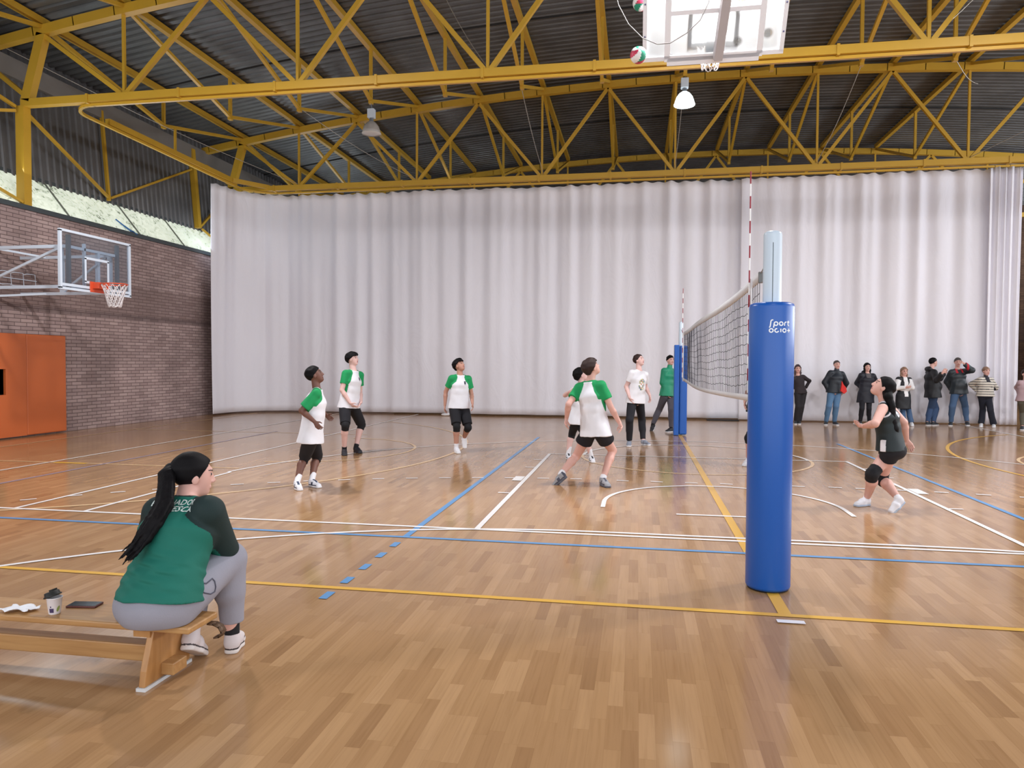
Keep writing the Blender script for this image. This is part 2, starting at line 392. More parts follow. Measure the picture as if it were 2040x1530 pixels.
# sloping milky window band, one pane between two bars
ys = [-1.3, 1.05, 3.4, 5.75, 8.15, 10.5, 12.35, 14.75, 17.1, 19.5, 21.9, 24.3, 26.7, 29.1]
M_BAR = mat('grey_glazing_bar', (110, 112, 106), rough=.6)
for i in range(len(ys)-1):
    mb = MB(); a0 = np.array([XW-.05, ys[i]+.012, 4.80]); a1 = np.array([XW-.05, ys[i+1]-.012, 4.80]); b1 = np.array([XW-.72, ys[i+1]-.012, 5.60]); b0 = np.array([XW-.72, ys[i]+.012, 5.60]); t = np.array([-.02, 0, -.02])
    mb.add([a0, a1, b1, b0, a0+t, a1+t, b1+t, b0+t], [(0, 3, 2, 1), (4, 5, 6, 7), (0, 1, 5, 4), (1, 2, 6, 5), (2, 3, 7, 6), (3, 0, 4, 7)])
    o = mb.build('window_%d' % (i+1), M_BAND); tag(o, 'weathered milky sloping window panel above the brick wall', 'window', kind='structure')
    mb = MB(); mb.bar((XW-.04, ys[i], 4.81), (XW-.71, ys[i], 5.62), .025, .03); mb.build('glazing_bar', M_BAR, o)
# corrugated sheet wall above (trapezoid ribs)
def sheet(name, ys_, a, b, out, m):
    vs = []; fs = []; a = np.array(a); b = np.array(b)
    prof = [(0, 0), (.10, 0), (.125, 1), (.165, 1), (.19, 0)]
    y = ys_[0]; col = []
    while y < ys_[1]:
        for (dy, k) in prof: col.append((y+dy, k))
        y += .20
    for (yy, k) in col:
        for p in (a, b): vs.append((p[0]+out*k*.035, yy, p[1]))
    for i in range(len(col)-1): fs.append((2*i, 2*i+1, 2*i+3, 2*i+2))
    me = bpy.data.meshes.new(name); me.from_pydata(vs, [], fs); me.update(); return link(name, me, m)
o = sheet('wall_left_upper', (-6, 29.5), (XW-.72, 5.55), (XW-.98, 8.45), 1, M_SHEET); tag(o, 'grey ribbed sheet cladding high on the left wall', 'wall', kind='structure')
sol = o.modifiers.new('s', 'SOLIDIFY'); sol.thickness = .01
mb = MB(); mb.box((XW-.76, 9, 5.62), (.10, 44, .10)); o = mb.build('trim_2', DARK); tag(o, 'dark sill rail between the window band and the sheet cladding', 'trim', kind='structure')
mb = MB(); mb.box((XW-.95, 9, 7.9), (.35, 44, .42)); o = mb.build('trim_3', mat('grey_eaves_beam', (120, 116, 112), rough=.6, noise=.15, nscale=2)); tag(o, 'grey eaves gutter beam under the roof edge', 'trim', kind='structure')
# closing walls (right, back)
mb = MB(); mb.box((18.2, 9, 2.4), (.3, 44, 4.8)); wr = mb.build('wall_right', M_BRICK); tag(wr, 'brick wall on the right', 'wall', kind='structure')
mb = MB(); mb.box((18.6, 9, 7.1), (.2, 44, 3.0)); wr = mb.build('wall_right_upper', M_SHEET); tag(wr, 'sheet cladding on the right', 'wall', kind='structure')
mb = MB(); mb.box((2, 30.1, 4.8), (34, .3, 9.6)); wb = mb.build('wall_back', brick_material('x', (120, 92, 72), (96, 72, 58), (70, 54, 46))); tag(wb, 'brown end wall behind the dividing curtain', 'wall', kind='structure')

# roof: ribbed sheets following the arch, ribs run across the hall
vs = []; fs = []
xs = np.linspace(-15.2, 18.8, 41); col = []
y = -13.0
while y < 30.4:
    for dy, k in ((0, 0), (.09, 0), (.115, 1), (.185, 1), (.21, 0)): col.append((y+dy, k))
    y += .235
for xx in xs:
    zz = arc(xx)+.38
    for (yy, k) in col: vs.append((xx, yy, zz+k*.045))
nc = len(col)
for i in range(len(xs)-1):
    for j in range(nc-1): fs.append((i*nc+j, i*nc+j+1, (i+1)*nc+j+1, (i+1)*nc+j))
me = bpy.data.meshes.new('ceiling'); me.from_pydata(vs, [], fs); me.update()
ceil = link('ceiling', me, M_STEEL); tag(ceil, 'dark ribbed steel sheets of the arched roof', 'ceiling', kind='structure')
sol = ceil.modifiers.new('s', 'SOLIDIFY'); sol.thickness = .012; sol.offset = 1
mb = MB()
for yj in (3.2, 10.75, 18.4):
    pts = [(xx, yj, arc(xx)+.355) for xx in np.linspace(-15, 18.5, 30)]
    for a, b in zip(pts[:-1], pts[1:]): mb.bar(a, b, .03, .03)
o = mb.build('trim_4', mat('black_sheet_lap', (28, 27, 27), rough=.7)); tag(o, 'dark overlap seams of the roof sheets', 'trim', kind='structure')

# trusses -----------------------------------------------------------
XB = [-11.2+3.745*i for i in range(8)]          # bottom nodes
XT = [-13.05]+[-9.33+3.745*i for i in range(7)]  # top nodes between them
def truss(yp, label, group):
    T = thing('roof_truss', (XA, yp, 6.83), label, 'truss', group)
    o_ = np.array([XA, yp, 6.83])
    mb = MB(); mb.bar((XW-.05, yp, 6.905), (17.3, yp, 6.905), .16, .15)
    for xb in np.arange(-12, 17, 2.05): mb.box((xb, yp, 6.9), (.05, .19, .19))
    mb.build('bottom_chord', YEL, T, off=o_)
    mb = MB(); xx = np.linspace(-15.1, 18.6, 37)
    for a, b in zip(xx[:-1], xx[1:]): mb.bar((a, yp, arc(a)+.10), (b, yp, arc(b)+.10), .16, .19, e=.01)
    mb.build('top_chord', YEL, T, off=o_)
    for xb in XB:
        mb = MB(); mb.bar((xb, yp, 6.98), (xb, yp, arc(xb)+.02), .055, .055); mb.build('vertical_web', YEL, T, off=o_)
    for i, xb in enumerate(XB):
        for xt in ([XT[i]] if i < len(XT) else [])+([XT[i+1]] if i+1 < len(XT) else []):
            sg = .06 if xt > xb else -.06
            mb = MB(); mb.bar((xb+sg, yp, 6.98), (xt, yp, arc(xt)+.02), .085, .085); mb.build('diagonal_web', YEL, T, off=o_)
    mb = MB(); mb.bar((XW+.05, yp, 6.95), (XT[0], yp, arc(XT[0])+.03), .16, .20); mb.build('end_post', YEL, T, off=o_)
    mb = MB(); mb.bar((XW+.1, yp, 7.0), (-14.75, yp, arc(-14.75)+.06), .09, .09); mb.build('eaves_strut', YEL, T, off=o_)
    mb = MB(); mb.bar((XW-.06, yp, 4.81), (XW-.06, yp, 6.84), .19, .19); mb.build('column', YEL, T, off=o_)
    return T
t1 = truss(YN, 'nearest yellow steel roof truss crossing in front of the raised backboard', None)
t2 = truss(YF, 'yellow steel roof truss directly above the white curtain', None)
t3 = truss(YT, 'farthest yellow roof truss, seen through the one above the curtain', None)

# trussed purlins -----------------------------------------------------
PX = [-14.75]+[-13.05+1.8725*i for i in range(12)]
def nodez(x): return 8.17-.0023*(x-XA)**2
def purlin(L, drop, y0):
    T = bpy.data.objects.new('roof_purlin', None); COL.objects.link(T)
    mb = MB(); mb.bar((0, 0, .28), (0, L, .28), .12, .13); mb.build('beam', YEL, T)
    if drop > .3:
        mb = MB(); mb.bar((0, L*.5, .22), (0, L*.5, -drop), .07, .07); mb.box((0, L*.5, -drop-.03), (.09, .11, .09)); mb.build('king_post', YEL, T)
        mb = MB(); mb.bar((0, .05, .17), (0, L*.5, -drop), .075, .075); mb.build('tie_bar', YEL, T)
        mb = MB(); mb.bar((0, L-.05, .17), (0, L*.5, -drop), .075, .075); mb.build('tie_bar', YEL, T)
    return T
bay = [(YN, YF, 'between the nearest truss and the truss over the curtain', 'purlins of the middle roof bay'),
       (YF, YT, 'behind the truss over the curtain', 'purlins of the roof bay beyond the curtain')]
for (ya, yb_, txt, grp) in bay:
    for i, px in enumerate(PX):
        T = purlin(yb_-ya, arc(px)-nodez(px) if i else 0, ya); T.location = (px, ya, arc(px))
        tag(T, 'yellow underspanned roof purlin '+txt, 'purlin', grp)
for i, px in enumerate(PX[:4]):
    T = purlin(7.5, arc(px)-nodez(px) if i else 0, YN-7.5); T.location = (px, YN-7.5, arc(px)); tag(T, 'yellow roof purlin running from the nearest truss towards the photographer', 'purlin', 'purlins in front of the nearest truss')

# bracing of the left cladding
def brace(name, a, b, w, label, group='wall bracing bars on the left', h=None):
    mb = MB(); mb.bar(a, b, w, h or w, up=(1, 0, 0)); a = np.array(a); o = mb.build(name, YEL, off=a); o.location = a; tag(o, label, 'bracing', group); return o
XS = XW-.62
brace('wall_post', (XS, 10.1, 5.62), (XS-.2, 10.1, 8.0), .07, 'slim yellow wall post on the cladding between the two columns', None)
brace('wall_post', (XS, 13.86, 5.62), (XS-.2, 13.86, 8.0), .15, 'thicker yellow wall post on the cladding beside the curtain edge', None)
brace('wall_brace', (XW-.1, 7.1, 6.75), (XS+.02, 10.05, 5.7), .06, 'yellow diagonal brace falling from the near column to the slim wall post', None)
brace('wall_brace', (XS+.02, 10.15, 5.7), (XS-.1, 13.7, 7.35), .055, 'yellow diagonal brace rising from the slim wall post towards the curtain', None)
brace('wall_brace', (XW-.1, 6.8, 6.8), (XS-.15, 3.2, 8.0), .06, 'yellow brace rising left from the near column head', None)
brace('wall_brace', (XW-.1, 6.8, 6.72), (XS, 3.4, 5.7), .06, 'yellow brace falling left from the near column head', None)
brace('wall_brace', (XS+.04, 13.9, 5.66), (XS-.05, 15.6, 7.0), .06, 'yellow brace rising from the thick wall post behind the curtain', None)
brace('wall_brace', (XS+.1, 13.9, 5.6), (XW-.0, 15.0, 4.85), .05, 'yellow brace across the window band next to the curtain', None)
brace('wall_brace', (XS+.1, 5.4, 5.55), (XW+.0, 6.85, 4.85), .05, 'yellow brace across the window band beside the near column', None)
# blue strap hanging over the glazing
mb = MB(); BS = mat('blue_strap', (30, 100, 170), rough=.6)
P = [on_y(240, 437, 9.85), on_y(255, 450, 10.0), on_y(268, 461, 10.15), on_y(283, 467, 10.25)]
P = [np.array([XW-.02-max(0, (p[2]-4.8))*.83+.03, p[1], p[2]]) for p in P]
for a, b, w in zip(P[:-1], P[1:], (.05, .07, .12)): mb.bar(a, b, w, .02, e=.01)
o = mb.build('blue_strap', BS); tag(o, 'blue strap lying across the milky window band', 'strap')

# thin steel wires of the roof
WIRE = mat('steel_wire', (170, 165, 155), rough=.4, metal=.5)
wires = [((-14.2, YN, 8.2), (-11.2, YF, 7.0)), ((-9.3, YN, 8.8), (-7.45, YN+.1, 7.0)), ((-5.0, YN+1, 9.3), (-3.7, YN, 7.0)), ((-3.7, 10.78, 8.05), (-3.7+.05, YF-.1, 7.0)),
         ((3.8, 10.78, 8.1), (3.75, YF-.1, 7.0)), ((-9.3, 10.78, 7.9), (-7.45, YF-.1, 7.0)), ((5.9, YN+.5, 9.3), (3.8, YN, 7.0)), ((11.4, YN+1, 8.8), (7.54, YF, 7.0)), ((.05, 10.78, 8.1), (.02, YF-.1, 7.0)), ((5.7, 10.78, 8.1), (7.6, YF-.3, 8.8))]
for a, b in wires:
    a = np.array(a); b = np.array(b); mb = MB(); pts = [a+(b-a)*t+np.array([0, 0, -.12*math.sin(PI*t)]) for t in np.linspace(0, 1, 9)]
    mb.tube([p-a for p in pts], .008, 5); o = mb.build('roof_wire', WIRE); o.location = a; tag(o, 'thin grey bracing wire slung between the roof trusses', 'wire', 'thin wires in the roof')

# ------------------------------------------------------------------ curtain rail and curtains
RZ = 6.795; RY = YF+.17
path = [(17.0, YN+.02, RZ), (-11.9, YN+.02, RZ)]+[(-11.95-.62*math.sin(math.radians(a)), YN+.64-.62*math.cos(math.radians(a)), RZ) for a in range(10, 91, 10)]
path += [(-12.62, 9.0, RZ), (-12.75, 12.5, RZ)]
path += [(-12.78+.9*(1-math.cos(math.radians(a))), 13.87+.9*math.sin(math.radians(a)), RZ) for a in range(0, 91, 10)]
path += [(17.0, RY, RZ)]
mb = MB()
for a, b in zip(path[:-1], path[1:]): mb.bar(a, b, .06, .055, e=.01)
o = mb.build('curtain_rail', YEL2); tag(o, 'yellow curtain track looping under the two nearer trusses', 'rail')
mb = MB(); mb.bar((-12.71, 10.75, RZ+.03), (-12.71, 10.75, nodez(-13.05)-.05), .05, .05); mb.bar((-12.71, 13.4, RZ+.1), (-12.2, YF, 6.95), .1, .12); mb.bar((-12.6, 8.2, RZ+.1), (-12.75, 13.6, RZ+.1), .12, .13)
o = mb.build('rail_bracket', YEL); tag(o, 'yellow carrier beam over the left stretch of curtain track', 'bracket')

def curtain(name, pts, h0, h1, amp, wl, seed, label, density=.035, flare=1.0):
    rnd = random.Random(seed); P = [np.array(p, float) for p in pts]
    seg = [np.linalg.norm(b-a) for a, b in zip(P[:-1], P[1:])]; L = sum(seg); n = int(L/density); rows = 34
    ph = [rnd.uniform(0, 6.28) for _ in range(8)]
    vs = []; fs = []
    for i in range(n+1):
        s = L*i/n; k = 0; r = s
        while k < len(seg)-1 and r > seg[k]: r -= seg[k]; k += 1
        d = (P[k+1]-P[k])/seg[k]; p = P[k]+d*r; nn = np.array([-d[1], d[0]])
        w = wl*(1+.35*math.sin(s*.9+ph[0])+.2*math.sin(s*2.3+ph[1]))
        base = math.sin(2*PI*s/wl+2.2*math.sin(s*.83+ph[0])+1.3*math.sin(s*1.9+ph[1]))
        env = .45+.55*abs(math.sin(s*.55+ph[2]))
        sec = math.sin(2*PI*s/(wl*.43)+ph[3]+1.5*math.sin(s*1.3+ph[4]))
        for j in range(rows+1):
            t = j/rows; z = h0+(h1-h0)*t
            if j == rows: z -= .035*abs(math.sin(PI*s/.36))**2*(-1)+.035
            slow = math.sin(s*1.1+2.2*t+ph[5])*.06+math.sin(s*2.7-1.6*t+ph[6])*.02
            # long hanging swags that shift the folds sideways
            sh = .25*math.sin(s*.6+3*t+ph[7])
            a = amp*env*(.45+.55*t**.7)*(base*math.cos(sh)+.35*sec*(.4+.6*t))
            q = p+nn*(a+slow*(1-.3*t)*(amp/.07))
            vs.append((q[0], q[1], z))
    for i in range(n):
        for j in range(rows):
            a = i*(rows+1)+j; fs.append((a, a+rows+1, a+rows+2, a+1))
    me = bpy.data.meshes.new(name); me.from_pydata(vs, [], fs); me.polygons.foreach_set('use_smooth', [True]*len(fs)); me.update()
    o = link(name, me, M_CURT); sol = o.modifiers.new('s', 'SOLIDIFY'); sol.thickness = .004
    tag(o, label, 'curtain')
    M_HK = MATS.get('hook') or mat('hook', (60, 55, 50), rough=.5)
    hm = None; s = .1; out = []
    while s < L:
        k = 0; r = s
        while k < len(seg)-1 and r > seg[k]: r -= seg[k]; k += 1
        d = (P[k+1]-P[k])/seg[k]; p = P[k]+d*r; out.append(p); s += .36
    for p in out:
        if hm is None:
            mb = MB(); mb.tube([(0, -.02, .01), (.012, -.03, -.01), (.012, -.03, -.03), (0, -.02, -.05)], .006, 5); h = mb.build('curtain_hook', M_HK, o); hm = h
        else:
            h = hm.copy(); COL.objects.link(h)
        h.parent = o; h.location = (p[0], p[1], h1+.03)
    return o
CY = 14.86
lp = [(-13.05, 12.95), (-12.98, 13.5), (-12.80, 14.1), (-12.35, 14.62), (-11.7, CY)]
c1 = curtain('dividing_curtain', lp+[(2.05, CY)], .05, RZ-.052, .07, .80, 3, 'wide white dividing curtain behind the players, from the brick wall to behind the net post')
c2 = curtain('dividing_curtain', [(1.85, CY-.09), (2.7, CY-.09), (8.2, CY-.09)], .03, RZ-.052, .065, .80, 11, 'white dividing curtain behind the standing spectators, right of the net post')
c3 = curtain('dividing_curtain', [(8.05, CY-.28), (8.86, CY-.28)], .02, RZ-.06, .07, .17, 5, 'tightly bunched white curtain at the far right edge', density=.012)
# ------------------------------------------------------------------ volleyball posts, net, antennas
BLUEPAD = mat('blue_vinyl_pad', (22, 88, 176), rough=.34, bump=.12, bscale=5)
NAVY = mat('navy_pad_side', (20, 50, 110), rough=.4)
WPOST = mat('white_post_paint', (198, 214, 228), rough=.3)
SLOT = mat('dark_slot', (40, 60, 66), rough=.6)
LOGO = mat('white_pad_print', (232, 240, 248), rough=.45)
PNX, PNY, PR = -.012, -.93, .152
root = thing('volleyball_post', (PNX, PNY, 0), 'near white volleyball post in a round blue padded sleeve with white lettering', 'volleyball post')
oo = (PNX, PNY, 0)
mb = MB(); mb.lathe((PNX, PNY, 0), [(PR-.03, .012), (PR-.008, .012), (PR, .03), (PR, 1.985), (PR-.006, 2.005), (PR-.03, 2.015), (.064, 2.012)], 56); pad = mb.build('pad', BLUEPAD, root, off=oo)
mb = MB(); mb.lathe((PNX, PNY, 0), [(0, .004), (PR-.012, .004), (PR-.012, .014), (0, .014)], 40); mb.build('pad_base', mat('black_base', (14, 16, 24), rough=.6), root, off=oo)
mb = MB(); mb.lathe((PNX, PNY, 0), [(.0625, .02), (.0625, 2.49), (.058, 2.505), (.04, 2.515), (0, 2.52)], 40); mb.build('pole', WPOST, root, off=oo)
vd = np.array([CAM[0]-PNX, CAM[1]-PNY]); vd /= np.linalg.norm(vd)
mb = MB(); c = np.array([PNX, PNY])+vd*.0615+np.array([vd[1], -vd[0]])*-.003; mb.box((c[0], c[1], 2.2), (.0035, .006, .46), None); mb.build('slot', SLOT, root, off=oo)
# lettering on the pad: strokes wrapped round the cylinder
def ribbon(pts, w):
    pts = [np.array(p, float) for p in pts]; n = len(pts); L = []; R = []
    for i in range(n):
        d = pts[min(i+1, n-1)]-pts[max(i-1, 0)]; d /= np.linalg.norm(d)+1e-9; q = np.array([-d[1], d[0]])*w/2; L.append(pts[i]+q); R.append(pts[i]-q)
    return L, R
def cA(cx, cy, r, a0, a1, n=18): return [(cx+r*math.cos(math.radians(a0+(a1-a0)*i/n)), cy+r*math.sin(math.radians(a0+(a1-a0)*i/n))) for i in range(n+1)]
def dens(p, k=8):
    o = []
    for a, b in zip(p[:-1], p[1:]):
        for i in range(k): o.append((a[0]+(b[0]-a[0])*i/k, a[1]+(b[1]-a[1])*i/k))
    return o+[p[-1]]
r = .38
glyph = {
 's': [cA(.78, 1.0, .3, 60, 180)+dens([(.46, .9), (.36, .1)])+cA(.06, .02, .28, 0, -80)],
 'p': [cA(.5, .5, r, 0, 360), dens([(.12, .5), (.02, -.35)])],
 'o': [cA(.5, .5, r, 0, 360)],
 'r': [dens([(.15, 0.05), (.15, .5)])+cA(.5, .5, .35, 180, 70)],
 't': [dens([(.3, 1.15), (.22, .4)])+cA(.5, .38, .28, 180, 280), dens([(.0, .85), (.62, .85)])],
 'c': [cA(.5, .5, r, 75, 345)],
 'i': [dens([(.3, .12), (.3, .88)])],
 '+': [dens([(.1, .5), (.9, .5)]), dens([(.5, .1), (.5, .9)])]}
tv = []; tf = []
a0 = math.atan2(vd[1], vd[0])
def put(text, adv, x0, z0, sc):
    x = x0
    for ch in text:
        for st in glyph[ch]:
            L, R_ = ribbon(st, .25); n0 = len(tv)
            for P in (L, R_):
                for p in P:
                    u = (x+p[0])*sc; v = z0+p[1]*sc; th = a0+u/(PR+.0012)
                    tv.append((PNX+(PR+.0012)*math.cos(th), PNY+(PR+.0012)*math.sin(th), v))
            m = len(L)
            for i in range(m-1): tf.append((n0+i, n0+m+i, n0+m+i+1, n0+i+1))
        x += adv.get(ch, 1.0)
put('sport', {'s': 1.0, 'p': 1.1, 'o': 1.12, 'r': .78, 't': .8}, -.8+.2, 1.847, .032)
put('ocio+', {'o': 1.12, 'c': 1.06, 'i': .62}, -.75+.2, 1.801, .032)
me = bpy.data.meshes.new('lettering'); me.from_pydata([tuple(np.array(v)-np.array(oo)) for v in tv], [], tf); me.update(); link('lettering', me, LOGO, root)

# far post with a square two-part pad
FX, FY = 0.0, 10.14
root = thing('volleyball_post', (FX, FY, 0), 'far volleyball post with a square blue pad beside the man in green', 'volleyball post'); oo = (FX, FY, 0)
mb = MB(); mb.box((FX-.09, FY, 1.0), (.11, .28, 1.99)); mb.build('pad', BLUEPAD, root, bevel=.012, off=oo)
mb = MB(); mb.box((FX+.055, FY, 1.0), (.165, .26, 1.96)); mb.build('pad_cover', BLUEPAD, root, bevel=.03, off=oo)
mb = MB(); mb.lathe((FX, FY, 0), [(.05, .02), (.05, 2.48), (.04, 2.5), (0, 2.51)], 24); mb.build('pole', WPOST, root, off=oo)

NYA, NYB = -.36, 9.55
def ntop(y): return 2.30-.05*(y-NYA)/(NYB-NYA)-.025*math.sin(PI*(y-NYA)/(NYB-NYA))
def nbot(y): return 1.285-.06*(y-NYA)/(NYB-NYA)-.07*math.sin(PI*(y-NYA)/(NYB-NYA))
def nx(y, t=0): return .02*math.sin(y*.9)+.012*math.sin(y*2.3+1)*(t)
NETW = mat('white_net_tape', (205, 205, 208), rough=.7, noise=.08, nscale=4); CORD = mat('black_net_cord', (38, 40, 52), rough=.8)
net = thing('volleyball_net', (0, (NYA+NYB)/2, 2.2), 'black volleyball net with white top and bottom tapes stretched between the posts', 'net'); oo = (0, (NYA+NYB)/2, 2.2)
ysn = np.linspace(NYA, NYB, 60)
def tape(zf, h):
    mb = MB(); mb.smooth = True; vs = []; fs = []
    for y in ysn:
        z = zf(y); vs += [(nx(y)-.006, y, z), (nx(y)-.006, y, z-h), (nx(y)+.006, y, z-h), (nx(y)+.006, y, z)]
    for i in range(len(ysn)-1):
        for k in range(4): a = 4*i+k; b = 4*i+(k+1) % 4; fs.append((a, b, b+4, a+4))
    mb.add(vs, fs); return mb
tape(ntop, .075).build('top_tape', NETW, net, off=oo)
tape(lambda y: nbot(y)+.055, .055).build('bottom_tape', NETW, net, off=oo)
mb = MB()
ncol = 99
for i in range(ncol+1):
    y = NYA+(NYB-NYA)*i/ncol; zt = ntop(y)-.07; zb = nbot(y)+.05
    mb.tube([(nx(y, 1-2*abs(t-.5))+.002*math.sin(9*y+3*t), y+.002*math.sin(7*t+y*5), zt+(zb-zt)*t) for t in np.linspace(0, 1, 6)], .0021, 4, cap=False)
for k in range(1, 10):
    t = k/10
    mb.tube([(nx(y, 1-2*abs(t-.5)), y, (ntop(y)-.07)*(1-t)+(nbot(y)+.05)*t-.012*abs(math.sin(y*10+k))-.01*math.sin(y*3.1+k*.4)) for y in np.linspace(NYA, NYB, 140)], .0026, 4, cap=False)
mb.build('net_mesh', CORD, net, off=oo)
for yy in (.03, 9.1):
    mb = MB(); mb.bar((-.012, yy, ntop(yy)), (-.012, yy, nbot(yy)), .045, .012, up=(1, 0, 0)); mb.build('side_strap', mat('white_strap', (226, 226, 230), rough=.6), net, off=oo)
    mb = MB(); z0 = nbot(yy)+.05; k = 0; RED = mat('antenna_red', (150, 30, 50), rough=.5); AW_ = mat('antenna_white', (240, 240, 240), rough=.4)
    z = ntop(yy)-.95
    while z < ntop(yy)+.84:
        mb.cur = k % 2; mb.tube([(-.028, yy, z), (-.028, yy, z+.102)], .006, 8); z += .102; k += 1
    mb.build('antenna', [AW_, RED], net, off=oo)
mb = MB(); ROPE = mat('grey_rope', (150, 150, 150), rough=.7)
mb.tube([(0, NYA, ntop(NYA)-.01), (-.01, PNY+.06, 2.37)], .005, 6); mb.tube([(0, NYA, ntop(NYA)-.08), (-.01, PNY+.06, 2.2)], .004, 6)
mb.tube([(0, NYB, ntop(NYB)-.01), (0, FY-.05, 2.33)], .005, 6); mb.tube([(0, NYA, nbot(NYA)+.03), (0, PNY+.14, 1.28)], .004, 6); mb.tube([(0, NYB, nbot(NYB)+.03), (0, FY-.13, 1.25)], .004, 6)
mb.build('tension_rope', ROPE, net, off=oo)
mb = MB(); mb.box((0, NYA, ntop(NYA)-.04), (.03, .04, .085)); mb.build('tape_end_clip', mat('grey_clip', (110, 112, 112), rough=.5), net, off=oo)
mb = MB(); mb.box((0.012, NYB-.02, 1.75), (.02, .14, 1.0)); mb.build('end_panel', NAVY, net, off=oo)

# ------------------------------------------------------------------ wall basketball unit
WF = mat('white_frame_paint', (208, 220, 234), rough=.35); GRY = mat('grey_tube', (110, 116, 124), rough=.5)
GL, GLm = glass_material(); RIM = mat('orange_rim', (214, 84, 50), rough=.45); CORDW = mat('white_net_cord', (228, 224, 226), rough=.8)
def rim_net(mb_r, mb_n, c, R, u, dn):
    # c ring centre, R radius, ring plane spanned by horizontal axes e1,e2 ; net hangs along dn
    e1, e2 = u
    mb_r.tube([c+R*(e1*math.cos(a)+e2*math.sin(a)) for a in np.linspace(0, 2*PI, 33)[:-1]], .011, 8, closed=True)
    N = 12
    for sgn in (1, -1):
        for k in range(N):
            pts = []
            for t in np.linspace(0, 1, 9):
                a = 2*PI*(k+sgn*t*2.0)/N; rr = R*(1-.52*t**.75); pts.append(c+rr*(e1*math.cos(a)+e2*math.sin(a))+dn*(.42*t)+dn*.012)
            mb_n.tube(pts, .0065, 5, cap=False)
    rr = R*.48
    mb_n.tube([c+rr*(e1*math.cos(a)+e2*math.sin(a))+dn*.42+dn*.02*math.sin(6*a) for a in np.linspace(0, 2*PI, 25)[:-1]], .006, 5, closed=True)
BX, BY0, BY1, BZ = -11.22, 5.25, 7.05, 2.90
hoop = thing('basketball_hoop', (XW, 6.15, 2.9), 'clear wall-mounted basketball backboard with orange rim and white net on the left', 'basketball hoop'); oo = (XW, 6.15, 2.9)
def rect_frame(mb, O, ex, ey, w, h, t, dp):
    en = np.cross(ex, ey)
    for a, b in (((0, 0), (w, 0)), ((0, h), (w, h))): mb.bar(O+ex*a[0]+ey*a[1], O+ex*b[0]+ey*b[1], t, dp, up=en, e=t/2)
    for a, b in (((0, 0), (0, h)), ((w, 0), (w, h))): mb.bar(O+ex*a[0]+ey*a[1], O+ex*b[0]+ey*b[1], t, dp, up=en)
ex = np.array([0, 1.0, 0]); ey = np.array([0, 0, 1.0])
mb = MB(); mb.box((BX, 6.15, BZ+.525), (.012, 1.76, 1.02)); mb.build('glass_board', GL, hoop, off=oo)
mb = MB(); rect_frame(mb, np.array([BX+.005, BY0, BZ]), ex, ey, 1.8, 1.05, .045, .05); mb.build('board_frame', WF, hoop, off=oo)
mb = MB(); rect_frame(mb, np.array([BX+.012, 6.15-.295, BZ+.17]), ex, ey, .59, .45, .045, .006); mb.build('target_square', WF, hoop, off=oo)
mb = MB(); mb.box((BX+.02, 6.15, BZ+.07), (.006, 1.8, .05)); mb.build('lower_strip', WF, hoop, off=oo)
for yy in (5.52, 6.78):
    mb = MB()
    for zz in (2.95, 3.69): mb.bar((XW, yy, zz), (BX-.1, yy, zz), .05, .06)
    mb.bar((BX-.22, yy, 2.95), (BX-.22, yy, 3.69), .07, .07, up=(1, 0, 0)); mb.bar((XW+.95, yy+.02, 2.97), (XW+.95, yy+.02, 3.67), .07, .07, up=(1, 0, 0)) if yy > 6 else None
    if yy < 6: mb.bar((XW+.3, yy, 2.98), (BX-.25, yy, 3.66), .045, .045)
    else: mb.bar((XW+.97, yy, 2.98), (BX-.3, yy, 3.66), .045, .045)
    mb.build('side_frame', WF, hoop, off=oo)
    mb = MB(); mb.bar((BX-.06, yy, 2.93), (BX-.06, yy, 3.9), .06, .06, up=(1, 0, 0)); mb.build('back_tube', GRY, hoop, off=oo)
mb = MB(); mb.bar((BX-.1, 5.5, 3.69), (BX-.1, 6.8, 3.69), .05, .05); mb.bar((BX-.1, 5.5, 2.95), (BX-.1, 6.8, 2.95), .05, .05); mb.bar((BX-.1, 5.95, 2.95), (BX-.1, 5.95, 3.8), .04, .05, up=(1, 0, 0)); mb.bar((BX-.1, 6.3, 2.95), (BX-.1, 6.3, 3.69), .06, .06, up=(1, 0, 0))
mb.build('cross_frame', WF, hoop, off=oo)
for _z0, _z1 in ((3.8, 3.69), (2.85, 2.95)): mb = MB(); mb.bar((XW, 6.1, _z0), (XW+.6, 6.78, _z1), .04, .04); mb.build('wall_brace_bar', WF, hoop, off=oo)
mb = MB(); mb.box((BX+.09, 6.15, 3.02), (.14, .30, .12)); mb.box((BX+.03, 6.15, 2.99), (.02, .42, .20)); mb.build('rim_bracket', RIM, hoop, bevel=.005, off=oo)
mr = MB(); mn = MB(); rim_net(mr, mn, np.array([BX+.385, 6.15, 3.05]), .228, (np.array([1.0, 0, 0]), np.array([0, 1.0, 0])), np.array([0, 0, -1.0]))
mr.build('rim', RIM, hoop, off=oo); mn.build('net', CORDW, hoop, off=oo)
# small wire guard on the brick wall
mb = MB()
for k in range(4):
    y0 = 5.9+.3*k; mb.tube([(XW+.02, y0, 3.35), (XW+.1, y0+.02, 3.37), (XW+.12, y0+.2, 3.37), (XW+.12, y0+.22, 3.12), (XW+.1, y0+.02, 3.10), (XW+.02, y0, 3.12)], .008, 5)
mb.bar((XW+.11, 5.85, 3.24), (XW+.11, 7.05, 3.24), .012, .012)
o = mb.build('wire_guard', WF); tag(o, 'small white wire guard fixed to the brick wall behind the hoop frame', 'wire guard')

